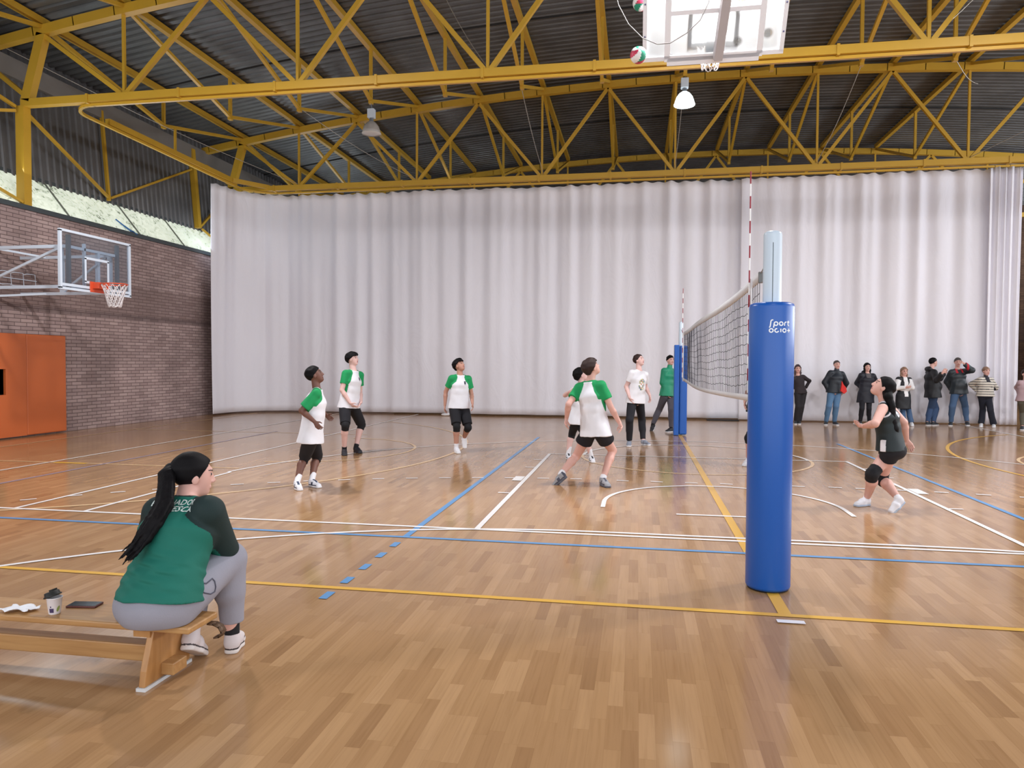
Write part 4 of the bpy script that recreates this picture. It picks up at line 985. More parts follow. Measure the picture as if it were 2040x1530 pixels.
def person(name, label, P, h=.006, group=None, **K):
    """P: pixel joints.  K: style."""
    s = K.get('s', 1.0); bulk = K.get('bulk', 1.0); sk = skin(K.get('skin', 'light')); tf_ = K['face']; ty = K.get('torso', tf_[0]); hy = K.get('hips', ty)
    J = {}
    ln = K.get('lean', 0.0)
    # feet
    for side in 'RL':
        a = P['an'+side]; zt = K.get('anz'+side, .085*s); J['an'+side] = on_z(a[0], a[1], zt) if K.get('fixD') is None else at_depth(a[0], a[1], K['fixD'+side] if 'fixD'+side in K else K['fixD'])
    if 'D' in K: D0 = K['D']
    else: D0 = (depth_of(J['anR'])+depth_of(J['anL']))/2+K.get('dD', 0)
    pel = at_depth(*P['pel'], D0); neck = at_depth(*P['neck'], D0+K.get('neckd', 0)); sr = np.cross(fdir(ty), ZU); hr = np.cross(fdir(hy), ZU)
    head = at_depth(*P['head'], D0+K.get('headd', K.get('neckd', 0)))
    sw = K.get('sw', .156)*s
    up = nrm(neck-pel); srt = nrm(sr-up*(sr@up)); tilt = K.get('tilt', 0)
    srt = nrm(srt+up*tilt)
    J['shR'] = neck+srt*sw-up*.088*s+fdir(ty)*K.get('shf', 0); J['shL'] = neck-srt*sw-up*.088*s+fdir(ty)*K.get('shf', 0)
    hipw = .09*s*K.get('hipw', 1)
    J['hiR'] = pel+hr*hipw-ZU*.03; J['hiL'] = pel-hr*hipw-ZU*.03
    UA, FA, TH, SH_ = .285*s, .25*s, .42*s, .41*s
    for side in 'RL':
        J['el'+side] = solve(J['sh'+side], P['el'+side], UA, K.get('es'+side, 1)); J['wr'+side] = solve(J['el'+side], P['wr'+side], FA, K.get('ws'+side, -1))
        J['kn'+side] = knee_solve(J['hi'+side], J['an'+side], P['kn'+side], TH, SH_, fdir(hy))
    org = V(pel[0], pel[1], 0)
    root = thing(name, tuple(org), label, 'person', group)
    # facing of head
    hf = fdir(tf_[0], tf_[1]); hr_, hf, hu = frame(hf); roll = K.get('hroll', 0)
    allp = list(J.values())+[head, neck, pel]; lo = np.min(allp, 0)-.24; hi = np.max(allp, 0)+.24; lo[2] = max(lo[2], -.02)
    for side in 'RL':
        pass
    g = Grid(lo, hi, h)
    hs = K.get('hs', 1.0)
    # ---- body
    B = Fld(g)
    bw = bulk*s
    ch = neck-up*.20*s; wa = pel+(neck-pel)*.42; fd = np.cross(up, srt)
    B.sec(pel-up*.03*s, wa, (.155*bw, .112*bw), (.128*bw, .095*bw), hr, .04); B.sec(wa, ch, (.128*bw, .095*bw), (.150*bw, .11*bw), srt, .04); B.sec(ch, neck-up*.055*s, (.150*bw, .11*bw), (.10*s, .062*s), srt, .04)
    if K.get('belly'): B.ell(pel+(neck-pel)*.3-np.cross(srt, up)*0+fdir(ty)*.03, (.14*bw, .13*bw*K['belly'], .15), frame(fdir(ty)), .05)
    B.cap(neck-up*.04*s, head-hu*.055*hs-hf*.02, .058*s, .05*s, .025)
    lm = K.get('limb', 1.0)
    for side in 'RL':
        sh, el, wr = J['sh'+side], J['el'+side], J['wr'+side]
        B.cap(neck-up*.045*s, sh+up*.012*s, .036*s, .040*s*lm, .03); B.cap(sh, el, .050*s*lm, .038*s*lm, .02); m = el+(wr-el)*.3; B.cap(el, m, .037*s*lm, .039*s*lm, .012); B.cap(m, wr, .039*s*lm, .025*s, .012)
        hi_, kn, an = J['hi'+side], J['kn'+side], J['an'+side]
        B.cap(hi_-ZU*.02*s, kn, .078*s*lm, .054*s*lm, .03); bk = -fdir(hy); m = kn+(an-kn)*.3; B.cap(kn, m+bk*.012, .05*s*lm, .055*s*lm, .02); B.cap(m+bk*.012, an, .055*s*lm, .034*s, .02); B.cap(an, an-ZU*.03, .034*s, .034*s, .01)
        # hand
        hd = nrm(wr-el); hp = P.get('ha'+side)
        if hp is not None:
            q = solve(wr, hp, .09*s, K.get('hs'+side, -1)); hd = nrm(q-wr)
        mid = (sh+hi_)/2 if not K.get('palm'+side) else wr+np.array(K['palm'+side])
        pn = (pel+neck)/2-wr; pn = nrm(pn-hd*(pn@hd)); 
        if K.get('palm'+side) is not None: pn = np.array(K['palm'+side], float); pn = nrm(pn-hd*(pn@hd))
        wv = np.cross(hd, pn)
        if wv@fdir(ty) < 0 and K.get('thumbflip'+side) is None: wv = -wv      # thumb side faces forward
        hsz = s*.98; B.sec(wr+hd*.012, wr+hd*.078*hsz, (.026*hsz, .017*hsz), (.040*hsz, .014*hsz), wv, .012)
        curl = K.get('curl'+side, 28)
        for i, (o, L) in enumerate(((.030, .072), (.011, .080), (-.009, .074), (-.028, .058))):
            p = wr+hd*(.084 if i < 3 else .078)*hsz+wv*o*hsz; dcur = hd; rr = .0088*hsz; spread = wv*(o*2.2)
            for j, (fl, fr_) in enumerate(((.42, .6), (.33, 1.0), (.25, .9))):
                a_ = math.radians(curl*fr_*(1+.12*i)); dcur = nrm(dcur*math.cos(a_)+pn*math.sin(a_)+spread*.15); qn = p+dcur*L*fl*hsz; B.cap(p, qn, rr, rr*.92, .004); p = qn; rr *= .92
        p = wr+hd*.028*hsz+wv*.024*hsz; d_ = nrm(hd*.62+wv*.68+pn*.35); q1 = p+d_*.040*hsz; B.cap(p, q1, .0125*hsz, .0105*hsz, .008); d_ = nrm(hd*.88+wv*.3+pn*.35); B.cap(q1, q1+d_*.032*hsz, .0105*hsz, .008*hsz, .004)
    # head
    hc = head
    H = lambda x, y, z: hc+(hr_*x+hf*y+hu*z)*hs
    fr = (hr_, hf, hu); e = lambda x, y, z: np.array([x, y, z])*hs
    B.ell(H(0, -.012, .026), e(.074, .092, .082), fr, .02); B.ell(H(0, .028, -.028), e(.060, .060, .078), fr, .03); B.ell(H(0, .050, -.086), e(.030, .030, .022), fr, .03)
    B.cap(H(0, .084, .012), H(0, .100, -.026), .0085*hs, .0125*hs, .012); B.cap(H(-.014, .092, -.032), H(.014, .092, -.032), .008*hs, .008*hs, .008)
    B.cap(H(-.03, .075, .030), H(.03, .075, .030), .013*hs, .013*hs, .015)
    for sx in (-1, 1):
        B.ell(H(.075*sx, -.004, -.012), e(.010, .018, .030), fr, .006); B.ell(H(.030*sx, .088, .010), e(.015, .012, .010), fr, .008, sub=True); B.ell(H(.030*sx, .074, .009), e(.013, .012, .012), fr, .002)
    B.cap(H(-.020, .080, -.058), H(.020, .080, -.058), .009*hs, .009*hs, .008)
    if K.get('mouth'): B.ell(H(0, .096, -.060), e(.014, .014, .009), fr, .004, sub=True)
    lipm = LIPD if K.get('skin') == 'dark' else LIP
    browm = BROW
    def bm(c):
        q = c-hc; x = np.abs(q@hr_)/hs; y = (q@hf)/hs; z = (q@hu)/hs; o = np.zeros(len(c), int)
        o[(y > .06) & (z > .027) & (z < .034) & (x > .010) & (x < .048)] = 1
        o[(y > .062) & (z > .003) & (z < .016) & (x > .019) & (x < .041)] = 2
        o[(y > .072) & (z > -.068) & (z < -.050) & (x < .024)] = 3
        return o
    mats = [sk, browm, EYE, lipm]
    if K.get('beard'):
        mats.append(mat('beard_stubble', (92, 76, 72), rough=.8)); bm0 = bm
        def bm(c):
            o = bm0(c); q = c-hc; x = np.abs(q@hr_)/hs; y = (q@hf)/hs; z = (q@hu)/hs; o[(o == 0) & (z < -.038) & (z > -.12) & (y > .0) & ((y > .02) | (z > -.1))] = 4; return o
    boxcut(B, K.get('box'))
    mesh_of('body', B, mats, root, org, bm, it=1)
    # ---- hair
    Hf = Fld(g); st = K.get('hair', 'short'); hm = K.get('hairm', HBLK); th = {'short': .014, 'buzz': .005, 'mop': .026, 'long': .018, 'pony': .012, 'cap': .012}.get(st, .01)
    Hf.ell(H(0, -.014, .030), e(.074+th, .092+th, .083+th), fr, .01)
    if st in ('mop',): Hf.ell(H(0, .02, .075), e(.070, .085, .045), fr, .02); Hf.ell(H(0, -.06, .0), e(.070, .055, .070), fr, .02)
    hl = K.get('hairline', {'short': (.62, .034), 'buzz': (.62, .036), 'mop': (.60, .020), 'long': (.85, .030), 'pony': (.80, .022), 'cap': (.62, .03)}[st])
    # keep above a plane falling to the back
    n_ = -(hu*math.cos(hl[0])-hf*math.sin(hl[0])); Hf.cut(H(0, .040, 0)+hu*hl[1]*hs, n_)
    if st == 'mop': F2 = Fld(g); F2.cap(H(-.045, .082, .062), H(.045, .084, .060), .016*hs, .016*hs, .01); Hf.join(F2, .015)
    if st in ('long',):
        L = K.get('hairlen', .26)
        for sx in (-1, 1):
            Hf.cap(H(.062*sx, -.02, .02), H(.074*sx, -.015, -.10), .030*hs, .028*hs, .02); Hf.cap(H(.074*sx, -.015, -.10), H(.070*sx, .01, -.10)-ZU*(L-.12), .027*hs, .018*hs, .02)
        Hf.ell(H(0, -.06, -.05), e(.078, .045, .10), fr, .03)
    if st in ('pony',): 
        Hf.ell(H(0, -.095, .02), e(.035, .03, .035), fr, .02)
    if K.get('tail'):
        pts = [at_depth(x_, y_, d_) for x_, y_, d_, r_ in K['tail']]; rr = [q[3] for q in K['tail']]
        glo = np.min(pts, 0)-.08; ghi = np.max(pts, 0)+.08
        if np.any(glo < g.lo) or np.any(ghi > g.lo+g.n*g.h): pass
        for i in range(len(pts)-1): Hf.cap(pts[i], pts[i+1], rr[i], rr[i+1], .015)
    mesh_of('hair', Hf, hm, root, org, it=1, wrinkle=K.get('hairw', .0036), wfreq=K.get('hairf', 78), seed=5)
    # ---- upper garment
    up_ = K.get('top')
    def line(pt, z): return pt
    if up_:
        ex_ = up_.get('ease', .016); sl = up_.get('sleeve', .55); T = Fld(g); hem = up_.get('hem', .07); bb = bw
        wx = up_.get('w', 1.0)
        T.sec(pel-up*(hem+.05)*1, wa, ((.180+up_.get('hw', 0))*bb+ex_+.014, .138*bb+ex_+.014), (.132*bb+ex_+.006, .10*bb+ex_+.006), hr, .05)
        T.sec(wa, ch, (.132*bb+ex_+.006, .10*bb+ex_+.006), (.150*bb+ex_, .11*bb+ex_), srt, .04); T.sec(ch, neck-up*.045*s, (.150*bb+ex_, .11*bb+ex_), (.085*s+ex_*.6, .058*s+ex_*.6), srt, .04)
        if K.get('belly'): T.ell(pel+(neck-pel)*.3+fdir(ty)*.03, (.14*bb+ex_, .13*bb*K['belly']+ex_, .16), frame(fdir(ty)), .05)
        if up_.get('bust'): 
            for sx in (-1, 1): T.ell(ch+srt*.07*sx+fdir(ty)*.085*bb-up*.01, (.06, .055, .06), fr, .04)
        if hem > .15: T.sec(pel-up*(hem+.05), pel, ((.165+up_.get('hw', 0))*bb+ex_+.02, .13*bb+ex_+.02), (.165*bb+ex_+.01, .125*bb+ex_+.012), hr, .04)
        T.cut(pel-up*hem+0*up, -nrm(up*.6+ZU*.6) if not up_.get('hemdir') else -np.array(up_['hemdir'], float))
        for side in 'RL':
            sh, el, wr = J['sh'+side], J['el'+side], J['wr'+side]
            T.cap(neck-up*.050*s, sh+up*.008*s, .036*s+ex_*.7, .042*s*lm+ex_*.6, .03)
            if sl > 0:
                S = Fld(g); sx_ = up_.get('sr', 0)
                S.cap(sh, sh+(el-sh)*min(1, sl+.2), .050*s*lm+ex_*.7, (.046 if sl < 1 else .042)*s*lm+ex_*(.95 if sl < 1 else .7)+sx_, .03)
                if sl > 1:
                    S.cap(el, el+(wr-el)*min(.97, (sl-1)+.05), .042*s*lm+ex_*.7+sx_, .030*s*lm+ex_*.6+sx_*.7, .02)
                    e_ = el+(wr-el)*min(.97, sl-1); S.cut(e_, wr-el) if (sl-1) < 1.2 else None
                    # the cut plane may not touch the upper arm
                    S2 = Fld(g); S2.cap(sh, el, .056*s*lm+ex_*.8, .042*s*lm+ex_*.7+sx_, .02); S.join(S2, .01)
                else: S.cut(sh+(el-sh)*sl, el-sh)
                T.join(S, .025)
        nk = Fld(g); nk.ell(neck-up*.005+fdir(ty)*.012, (up_.get('nr', .062)*s, up_.get('nr', .062)*s, up_.get('nd', .03)), (srt, fd, up), .01); T.D = np.maximum(T.D, -nk.D)
        if up_.get('collar'): T.cap(neck-up*.02, neck+up*up_['collar'], .064*s, .060*s, .015)
        if up_.get('hood'): T.ell(neck-fdir(ty)*.07-up*.0, (.13*s, .07, .07), (srt, fd, up), .03)
        seg = [(J['sh'+q], J['el'+q]) for q in 'RL']
        def tm(c):
            o = np.zeros(len(c), int)
            dn = (neck-c)@up; lat = np.abs((c-neck)@srt)
            if up_.get('raglan'):
                for a, b in seg:
                    t = np.clip(((c-a)@(b-a))/((b-a)@(b-a)), 0, 1); dist = np.linalg.norm(c-(a+t[:, None]*(b-a)), axis=1)
                    o[(dist < .085*s*lm) & (t > .15) & (lat > .125*s*lm)] = 1
                    o[(dist < (.128 if up_.get('bigr') else .115)*s) & (lat > (up_.get('rag', (.042, .36))[0]+up_.get('rag', (.042, .36))[1]*np.clip(dn, 0, 1))*s) & (dn < .25*s) & (dn > -.02)] = 1
                    if up_.get('sleeve', .5) > 1:
                        b2 = J['wrR'] if a is J['shR'] else J['wrL']; t = np.clip(((c-b)@(b2-b))/((b2-b)@(b2-b)), 0, 1); o[np.linalg.norm(c-(b+t[:, None]*(b2-b)), axis=1) < .075*s] = 1
            if up_.get('crest'): o[((c-neck)@srt*-1 > .045) & ((c-neck)@srt*-1 < .083) & (dn > .125) & (dn < .175) & ((c-neck)@fdir(ty) > .03)] = 2; o[((c-neck)@srt*-1 > .05) & ((c-neck)@srt*-1 < .078) & (dn > .18) & (dn < .187) & ((c-neck)@fdir(ty) > .03)] = 2
            if up_.get('raglan'): o[(dn < .018*s) & (dn > -.03) & (lat < .072*s)] = 1
            if up_.get('print'): r2 = ((c-neck)@srt/.075)**2+((dn-.29)/.115)**2; o[(r2 < 1) & ((c-neck)@fdir(ty) > .03)] = 1
            if up_.get('matfn'): o = up_['matfn'](c, dict(J=J, neck=neck, pel=pel, up=up, srt=srt, fd=fdir(ty), s=s), o)
            return o
        to = mesh_of(up_.get('name', 'shirt'), T, up_['m'], root, org, tm, wrinkle=up_.get('wr', .0035), seed=up_.get('seed', 1), wfreq=up_.get('wf', 34), it=2, post=up_['postf'](dict(pel=pel, neck=neck, up=up, srt=srt, fd=fdir(ty))) if up_.get('postf') else None)
        K['_top'] = to
    # ---- lower garment
    lo_ = K.get('low')
    if lo_:
        L = Fld(g); es = lo_.get('ease', .016); f = lo_.get('len', .75); L.sec(pel-up*.02, pel+up*.10*s, (.157*bw+es*.6, .115*bw+es*.6), (.140*bw+es*.5, .103*bw+es*.5), hr, .04)
        if lo_.get('seat'): L.ell(pel-fdir(hy)*lo_.get('sb', .03)-ZU*.03, (.165*bw, .13*bw, .11*bw), (hr, nrm(np.cross(ZU, hr)), ZU), .05)
        L.cut(pel+up*(lo_.get('waist', .12))*s, up)
        Ls = []
        for side in 'RL':
            a, b, c = J['hi'+side], J['kn'+side], J['an'+side]; S = Fld(g); fl = lo_.get('flare', 0)
            if f <= 1: a2 = a-ZU*.025*s; S.cap(a2, a2+(b-a2)*min(1.1, f+.15), .080*s*lm+es, (.088-.030*f)*s*lm+es+fl, .02); S.cut(a+(b-a)*f, (b-a))
            else:
                S.cap(a-ZU*.02*s, b, .082*s*lm+es*.8, .058*s*lm+es, .02); e_ = b+(c-b)*(f-1); S.cap(b, e_, .058*s*lm+es, lo_.get('cuff', .044)*s+es*.6, .02); S.cap(b, b+(e_-b)*.5-fdir(hy)*.012, .05*s*lm+es, .055*s*lm+es*.8, .02)
                if not lo_.get('nocut'): S.cut(e_, nrm(c-b))
            Ls.append(S)
        L.join(Ls[0], .02); L.join(Ls[1], .02)
        boxcut(L, K.get('box'))
        mesh_of(lo_.get('name', 'shorts'), L, lo_['m'], root, org, lo_.get('matfn') and (lambda c: lo_['matfn'](c, J)), wrinkle=lo_.get('wr', .003), seed=3, it=2, wfreq=30)
    # ---- knee pads, socks, shoes
    for side in 'RL':
        a, b, c = J['hi'+side], J['kn'+side], J['an'+side]
        kp = K.get('knee', '')
        if side in kp:
            S = Fld(g); t = nrm(a-b); w = nrm(c-b); fw_ = fdir(hy); S.cap(b+t*K.get('kpu', .10)*s, b, .066*s*lm, .062*s*lm, .02); S.cap(b, b+w*.10*s, .062*s*lm, .062*s*lm, .02); S.ell(b+nrm(-(t+w)+fw_*.3)*.015, (.062*s, .062*s, .07*s), None, .02)
            S.cut(b+w*.085*s, w); S.cut(b+t*K.get('kpu', .10)*s, t); mesh_of('knee_pad', S, KP, root, org, it=2)
        shc = K.get('shoe', {}); toe = P['to'+side]; an = J['an'+side]
        q = solve(an, toe, .20*s, K.get('ts'+side, -1)); tz = K.get('toz'+side, None)
        if tz is None:
            q = on_z(toe[0], toe[1], .02); dirf = q-an; dirf[2] = 0; dirf = nrm(dirf)
            if 'fixD' in K: dirf = nrm((q-an)*V(1, 1, 0))
        else:
            q = at_depth(toe[0], toe[1], depth_of(an)+K.get('tod'+side, 0)); dirf = nrm(q-an+ZU*(.05 if tz == 'p' else 0))
        f_ = dirf; r_ = nrm(np.cross(f_, ZU if abs(f_[2]) < .9 else -fdir(hy))); u_ = np.cross(r_, f_)
        fs_ = s*K.get('fs', 1.0); hb = an-u_*(.085*s)-f_*.05*fs_; g2 = Grid(hb-.12-np.array([.2]*3), hb+.12+np.array([.2]*3)+0, min(h, .006))
        S = Fld(g2); X = lambda x, y, z: hb+(f_*x+r_*y+u_*z)*fs_
        sd = 1 if side == 'R' else -1
        S.sec(X(.035, 0, .052), X(.12, 0, .050), (.034*fs_, .046*fs_), (.040*fs_, .044*fs_), r_, .03); S.sec(X(.12, 0, .046), X(.215, -.004*sd, .034), (.042*fs_, .04*fs_), (.038*fs_, .026*fs_), r_, .03); S.cap(X(.05, 0, .06), an+u_*(shc.get('high', .0)+.012), .040*fs_, .040*s, .03)
        S.D = smin(S.D, S.D, 0)
        So = Fld(g2); So.sec(X(.03, 0, .012), X(.13, 0, .012), (.038*fs_, .03*fs_), (.044*fs_, .03*fs_), r_, .03); So.sec(X(.13, 0, .012), X(.222, -.004*sd, .012), (.044*fs_, .03*fs_), (.042*fs_, .03*fs_), r_, .03)
        So.cut(X(0, 0, .030), u_); S.join(So, .004); S.cut(X(0, 0, 0), -u_); S.cut(an+u_*(shc.get('high', 0)+.02), u_)
        mm = [shc.get('m', WTS), shc.get('sole', mat('white_sole', (226, 226, 230), rough=.6)), shc.get('m2', shc.get('m', WTS))]
        def sm(c, hb=hb, u_=u_, f_=f_, r_=r_, fs_=fs_):
            z = (c-hb)@u_/fs_; x = (c-hb)@f_/fs_; o = np.zeros(len(c), int)
            o[(x > .09) & (x < .13) & (z < .075)] = 2 if shc.get('stripe') else 0
            if shc.get('stripe'): o[(x < .03) & (z > .03)] = 2; o[(z > .028) & (z < .042) & (x < .2)] = 2; o[(x > .05) & (x < .17) & (np.abs((c-hb)@r_) < .014) & (z > .05)] = 2
            if shc.get('toecap'): o[(x > .20)] = 1
            o[z < .027] = 1
            if shc.get('line'): o[(z > .024) & (z < .0315)] = 2
            return o
        so = mesh_of('shoe', S, mm, root, org, sm, it=2)
        if shc.get('sock') is not None:
            S = Fld(g); t = nrm(b-c); S.cap(an+t*.0, an+t*shc.get('sockh', .10), .040*s, .043*s, .01); S.cut(an+t*shc.get('sockh', .10), t); mesh_of('sock', S, shc['sock'], root, org, it=1)
    K['_J'] = J; K['_f'] = dict(neck=neck, pel=pel, up=up, srt=srt, head=head, hr=hr_, hf=hf, hu=hu, root=root, org=org, g=g)
    LOG.append((name, label[:28], {q: round(float(np.linalg.norm(J['hi'+q]-J['kn'+q])), 2) for q in 'RL'}, {q: round(float(np.linalg.norm(J['an'+q]-J['kn'+q])), 2) for q in 'RL'}, 'z pel %.2f neck %.2f head %.2f D %.2f' % (pel[2], neck[2], head[2], D0)))
    return K
LOG = []
# ------------------------------------------------------------------ the players
import time as _t
T0 = _t.time()
def z7(x, y): return (560+x/4.78, 680+y/4.78)
def z8(x, y): return (1080+x/4.78, 680+y/4.78)
def zr(x, y): return (1560+x/4.027, 680+y/4.027)
def jersey(**k): d = dict(m=[WTS, GRN, mat('dark_crest', (62, 66, 78), rough=.8)], raglan=True, sleeve=.62, ease=.020, hem=.07, name='jersey'); d.update(k); return d
_t2 = NT('colourful_print'); _tc2 = _t2.n('TexCoord'); _v2 = _t2.n('TexVoronoi'); _v2.inputs['Scale'].default_value = 34; _t2.l(_tc2.outputs['Object'], _v2.inputs['Vector']); _s2 = _t2.n('SeparateColor'); _t2.l(_v2.outputs['Color'], _s2.inputs[0])
_t2.l(_t2.ramp(_s2.outputs[0], [(0, srgb((228, 228, 232))), (.3, srgb((226, 226, 230))), (.42, srgb((96, 112, 128))), (.55, srgb((206, 198, 130))), (.7, srgb((200, 130, 100))), (.85, srgb((110, 160, 170))), (1, srgb((90, 84, 92)))]), _t2.b.inputs['Base Color']); _t2.b.inputs['Roughness'].default_value = .85; printmat = _t2.m
GS = 'players in white jerseys with green sleeves'
person('person', 'boy with dark skin in white jersey, green sleeves and blue-trimmed white trainers', dict(
    head=z7(322, 322), neck=z7(345, 440), pel=z7(285, 890), elR=z7(188, 668), wrR=z7(318, 765), haR=z7(352, 812), elL=z7(375, 650), wrL=z7(425, 700), haL=z7(468, 735),
    knR=z7(225, 1105), knL=z7(345, 1095), anR=z7(150, 1345), anL=z7(292, 1325), toR=z7(225, 1440), toL=z7(415, 1390)),
    group=None, skin='dark', face=(12, 22), torso=12, s=.92, hs=.98, esR=-1, wsR=-1, esL=1, wsL=1, hair='short', hairline=(.62, .034), bulk=1.05,
    top=jersey(hem=.10, ease=.026, sleeve=.80, hw=-.012), low=dict(m=BLKS, len=.95, ease=.022), knee='RL', kpu=.06, curlR=40, curlL=18,
    shoe=dict(m=WTS, m2=mat('navy_trim', (44, 58, 84)), stripe=True, sock=SOCKW, sockh=.11), mouth=True)
person('person', 'boy with black fringe in green-sleeved jersey, black shorts and all-black trainers', dict(
    head=z7(680, 170), neck=z7(692, 268), pel=z7(648, 600), elR=z7(580, 465), wrR=z7(655, 585), haR=z7(695, 622), elL=z7(752, 480), wrL=z7(762, 580), haL=z7(740, 620),
    knR=z7(612, 800), knL=z7(765, 795), anR=z7(602, 1030), anL=z7(713, 1010), toR=z7(605, 1100), toL=z7(828, 1072)),
    skin='pale', face=(-14, 10), torso=-38, s=1.02, hs=1.0, esR=-1, wsR=-1, hair='mop', hairline=(.60, .036), top=jersey(hem=.06, crest=True), low=dict(m=BLKS, len=.92, ease=.022), knee='RL', kpu=.06,
    curlR=45, shoe=dict(m=mat('black_shoe', (34, 34, 42), rough=.6), sole=mat('dark_sole', (44, 44, 52)), sock=SOCKB, sockh=.06))
person('person', 'boy facing the camera and looking up, green-sleeved jersey, black shorts and white trainers', dict(
    head=z7(1696, 232), neck=z7(1705, 312), pel=z7(1695, 600), elR=z7(1568, 480), wrR=z7(1560, 615), haR=z7(1558, 665), elL=z7(1812, 500), wrL=z7(1822, 590), haL=z7(1828, 635),
    knR=z7(1672, 815), knL=z7(1780, 820), anR=z7(1668, 1015), anL=z7(1738, 930), toR=z7(1722, 1075), toL=z7(1735, 1030)),
    skin='tan', face=(-32, 26), torso=-70, s=.97, esR=1, wsR=-1, esL=1, wsL=-1, hair='mop', hairline=(.62, .042), top=jersey(hem=.07, crest=True), low=dict(m=BLKS, len=.86, ease=.026), knee='RL', kpu=.09,
    anzL=.20, tozL=1, todL=-.05, shoe=dict(m=WTS, m2=mat('grey_trim', (120, 124, 130)), sock=SOCKW, sockh=.08), mouth=True)
person('person', 'boy seen from behind lunging, brown hair, green-sleeved jersey and grey trainers', dict(
    head=z8(470, 252), neck=z8(452, 372), pel=z8(505, 835), elR=z8(655, 630), wrR=z8(738, 778), haR=z8(755, 830), elL=z8(252, 600), wrL=z8(232, 735), haL=z8(225, 795),
    knR=z8(672, 1040), knL=z8(325, 1095), anR=z8(578, 1310), anL=z8(180, 1265), toR=z8(715, 1420), toL=z8(120, 1350)),
    skin='light', face=(18, 30), torso=58, hips=60, s=1.02, esR=-1, wsR=1, esL=-1, wsL=1, hair='mop', hairm=HBRN, hairline=(.66, .030), hairw=.003, top=jersey(hem=.09, ease=.026, bigr=True), low=dict(m=BLKS, len=.42, ease=.024, flare=.012, waist=.1),
    anzL=.14, tozL='p', todL=.02, shoe=dict(m=mat('grey_trainer', (150, 152, 158), rough=.7), m2=mat('slate_trim', (66, 68, 84)), stripe=True, sole=mat('slate_sole', (88, 90, 102)), sock=SOCKW, sockh=.05))
person('person', 'boy half hidden behind the lunging boy, arm bent up, looking up', dict(
    head=z8(368, 322), neck=z8(368, 408), pel=z8(322, 735), elR=z8(192, 525), wrR=z8(262, 480), haR=z8(285, 470), elL=z8(420, 560), wrL=z8(400, 500), haL=z8(380, 480),
    knR=z8(285, 880), knL=z8(420, 890), anR=z8(248, 1075), anL=z8(468, 1100), toR=z8(262, 1120), toL=z8(530, 1170)),
    skin='pale', face=(8, 28), torso=-10, s=.90, hs=.98, esR=-1, wsR=-1, esL=-1, wsL=-1, hair='mop', hairline=(.60, .034), top=dict(m=[WTS, WTS], sleeve=.6, ease=.022, hem=.09, name='jersey'), low=dict(m=BLKS, len=.9, ease=.006), knee='RL', kpu=.1,
    shoe=dict(m=WTS, m2=mat('black_stripe', (40, 40, 46)), stripe=True, sock=SOCKW, sockh=.13))
K6 = person('person', 'youth with tied-back hair in white printed t-shirt and black trousers', dict(
    head=z8(922, 180), neck=z8(925, 268), pel=z8(892, 560), elR=z8(800, 430), wrR=z8(832, 535), haR=z8(852, 585), elL=z8(985, 430), wrL=z8(1025, 515), haL=z8(1030, 560),
    knR=z8(832, 750), knL=z8(950, 750), anR=z8(830, 955), anL=z8(962, 945), toR=z8(826, 992), toL=z8(1040, 988)),
    skin='pale', face=(-38, 14), torso=-62, s=1.0, esR=1, wsR=-1, esL=1, wsL=-1, hair='pony', hairm=HBRN, hairline=(.85, .040), tail=[(1265, 722, 15.0, .03), (1263.5, 731, 15.02, .02), (1260.5, 736, 15.0, .008)],
    top=dict(print=True, m=[cloth('white_tee', (226, 226, 232)), printmat], sleeve=.62, ease=.022, hem=.06, name='t_shirt', nd=.06), low=dict(m=BLKS, len=1.93, ease=.014, name='trousers'), shoe=dict(m=mat('grey_canvas', (140, 146, 160), rough=.8)))
GJ = cloth('green_jacket_cloth', (24, 142, 106), .5)
person('person', 'man in green track jacket and grey trousers striding beside the far post', dict(
    head=z8(1222, 182), neck=z8(1215, 250), pel=z8(1195, 500), elR=z8(1145, 410), wrR=z8(1185, 500), haR=z8(1200, 530), elL=z8(1300, 410), wrL=z8(1280, 500), haL=z8(1265, 530),
    knR=z8(1115, 650), knL=z8(1232, 650), anR=z8(1052, 795), anL=z8(1228, 830), toR=z8(1022, 850), toL=z8(1215, 858)),
    skin='light', face=(-72, 6), torso=-60, s=1.0, hair='short', esR=1, wsR=-1, beard=False, top=dict(m=[GJ], sleeve=1.95, ease=.024, hem=.05, name='track_jacket', collar=.035, sr=.006), low=dict(m=cloth('grey_trousers_cloth', (84, 82, 92)), len=1.92, ease=.016, name='trousers'),
    anzR=.14, tozR=1, todR=-.06, shoe=dict(m=mat('black_shoe', (34, 34, 42), rough=.6), sock=SOCKB, sockh=.05))
DG = cloth('dark_team_cloth', (18, 34, 38), .6); DG2 = cloth('dark_green_shorts', (20, 60, 52))
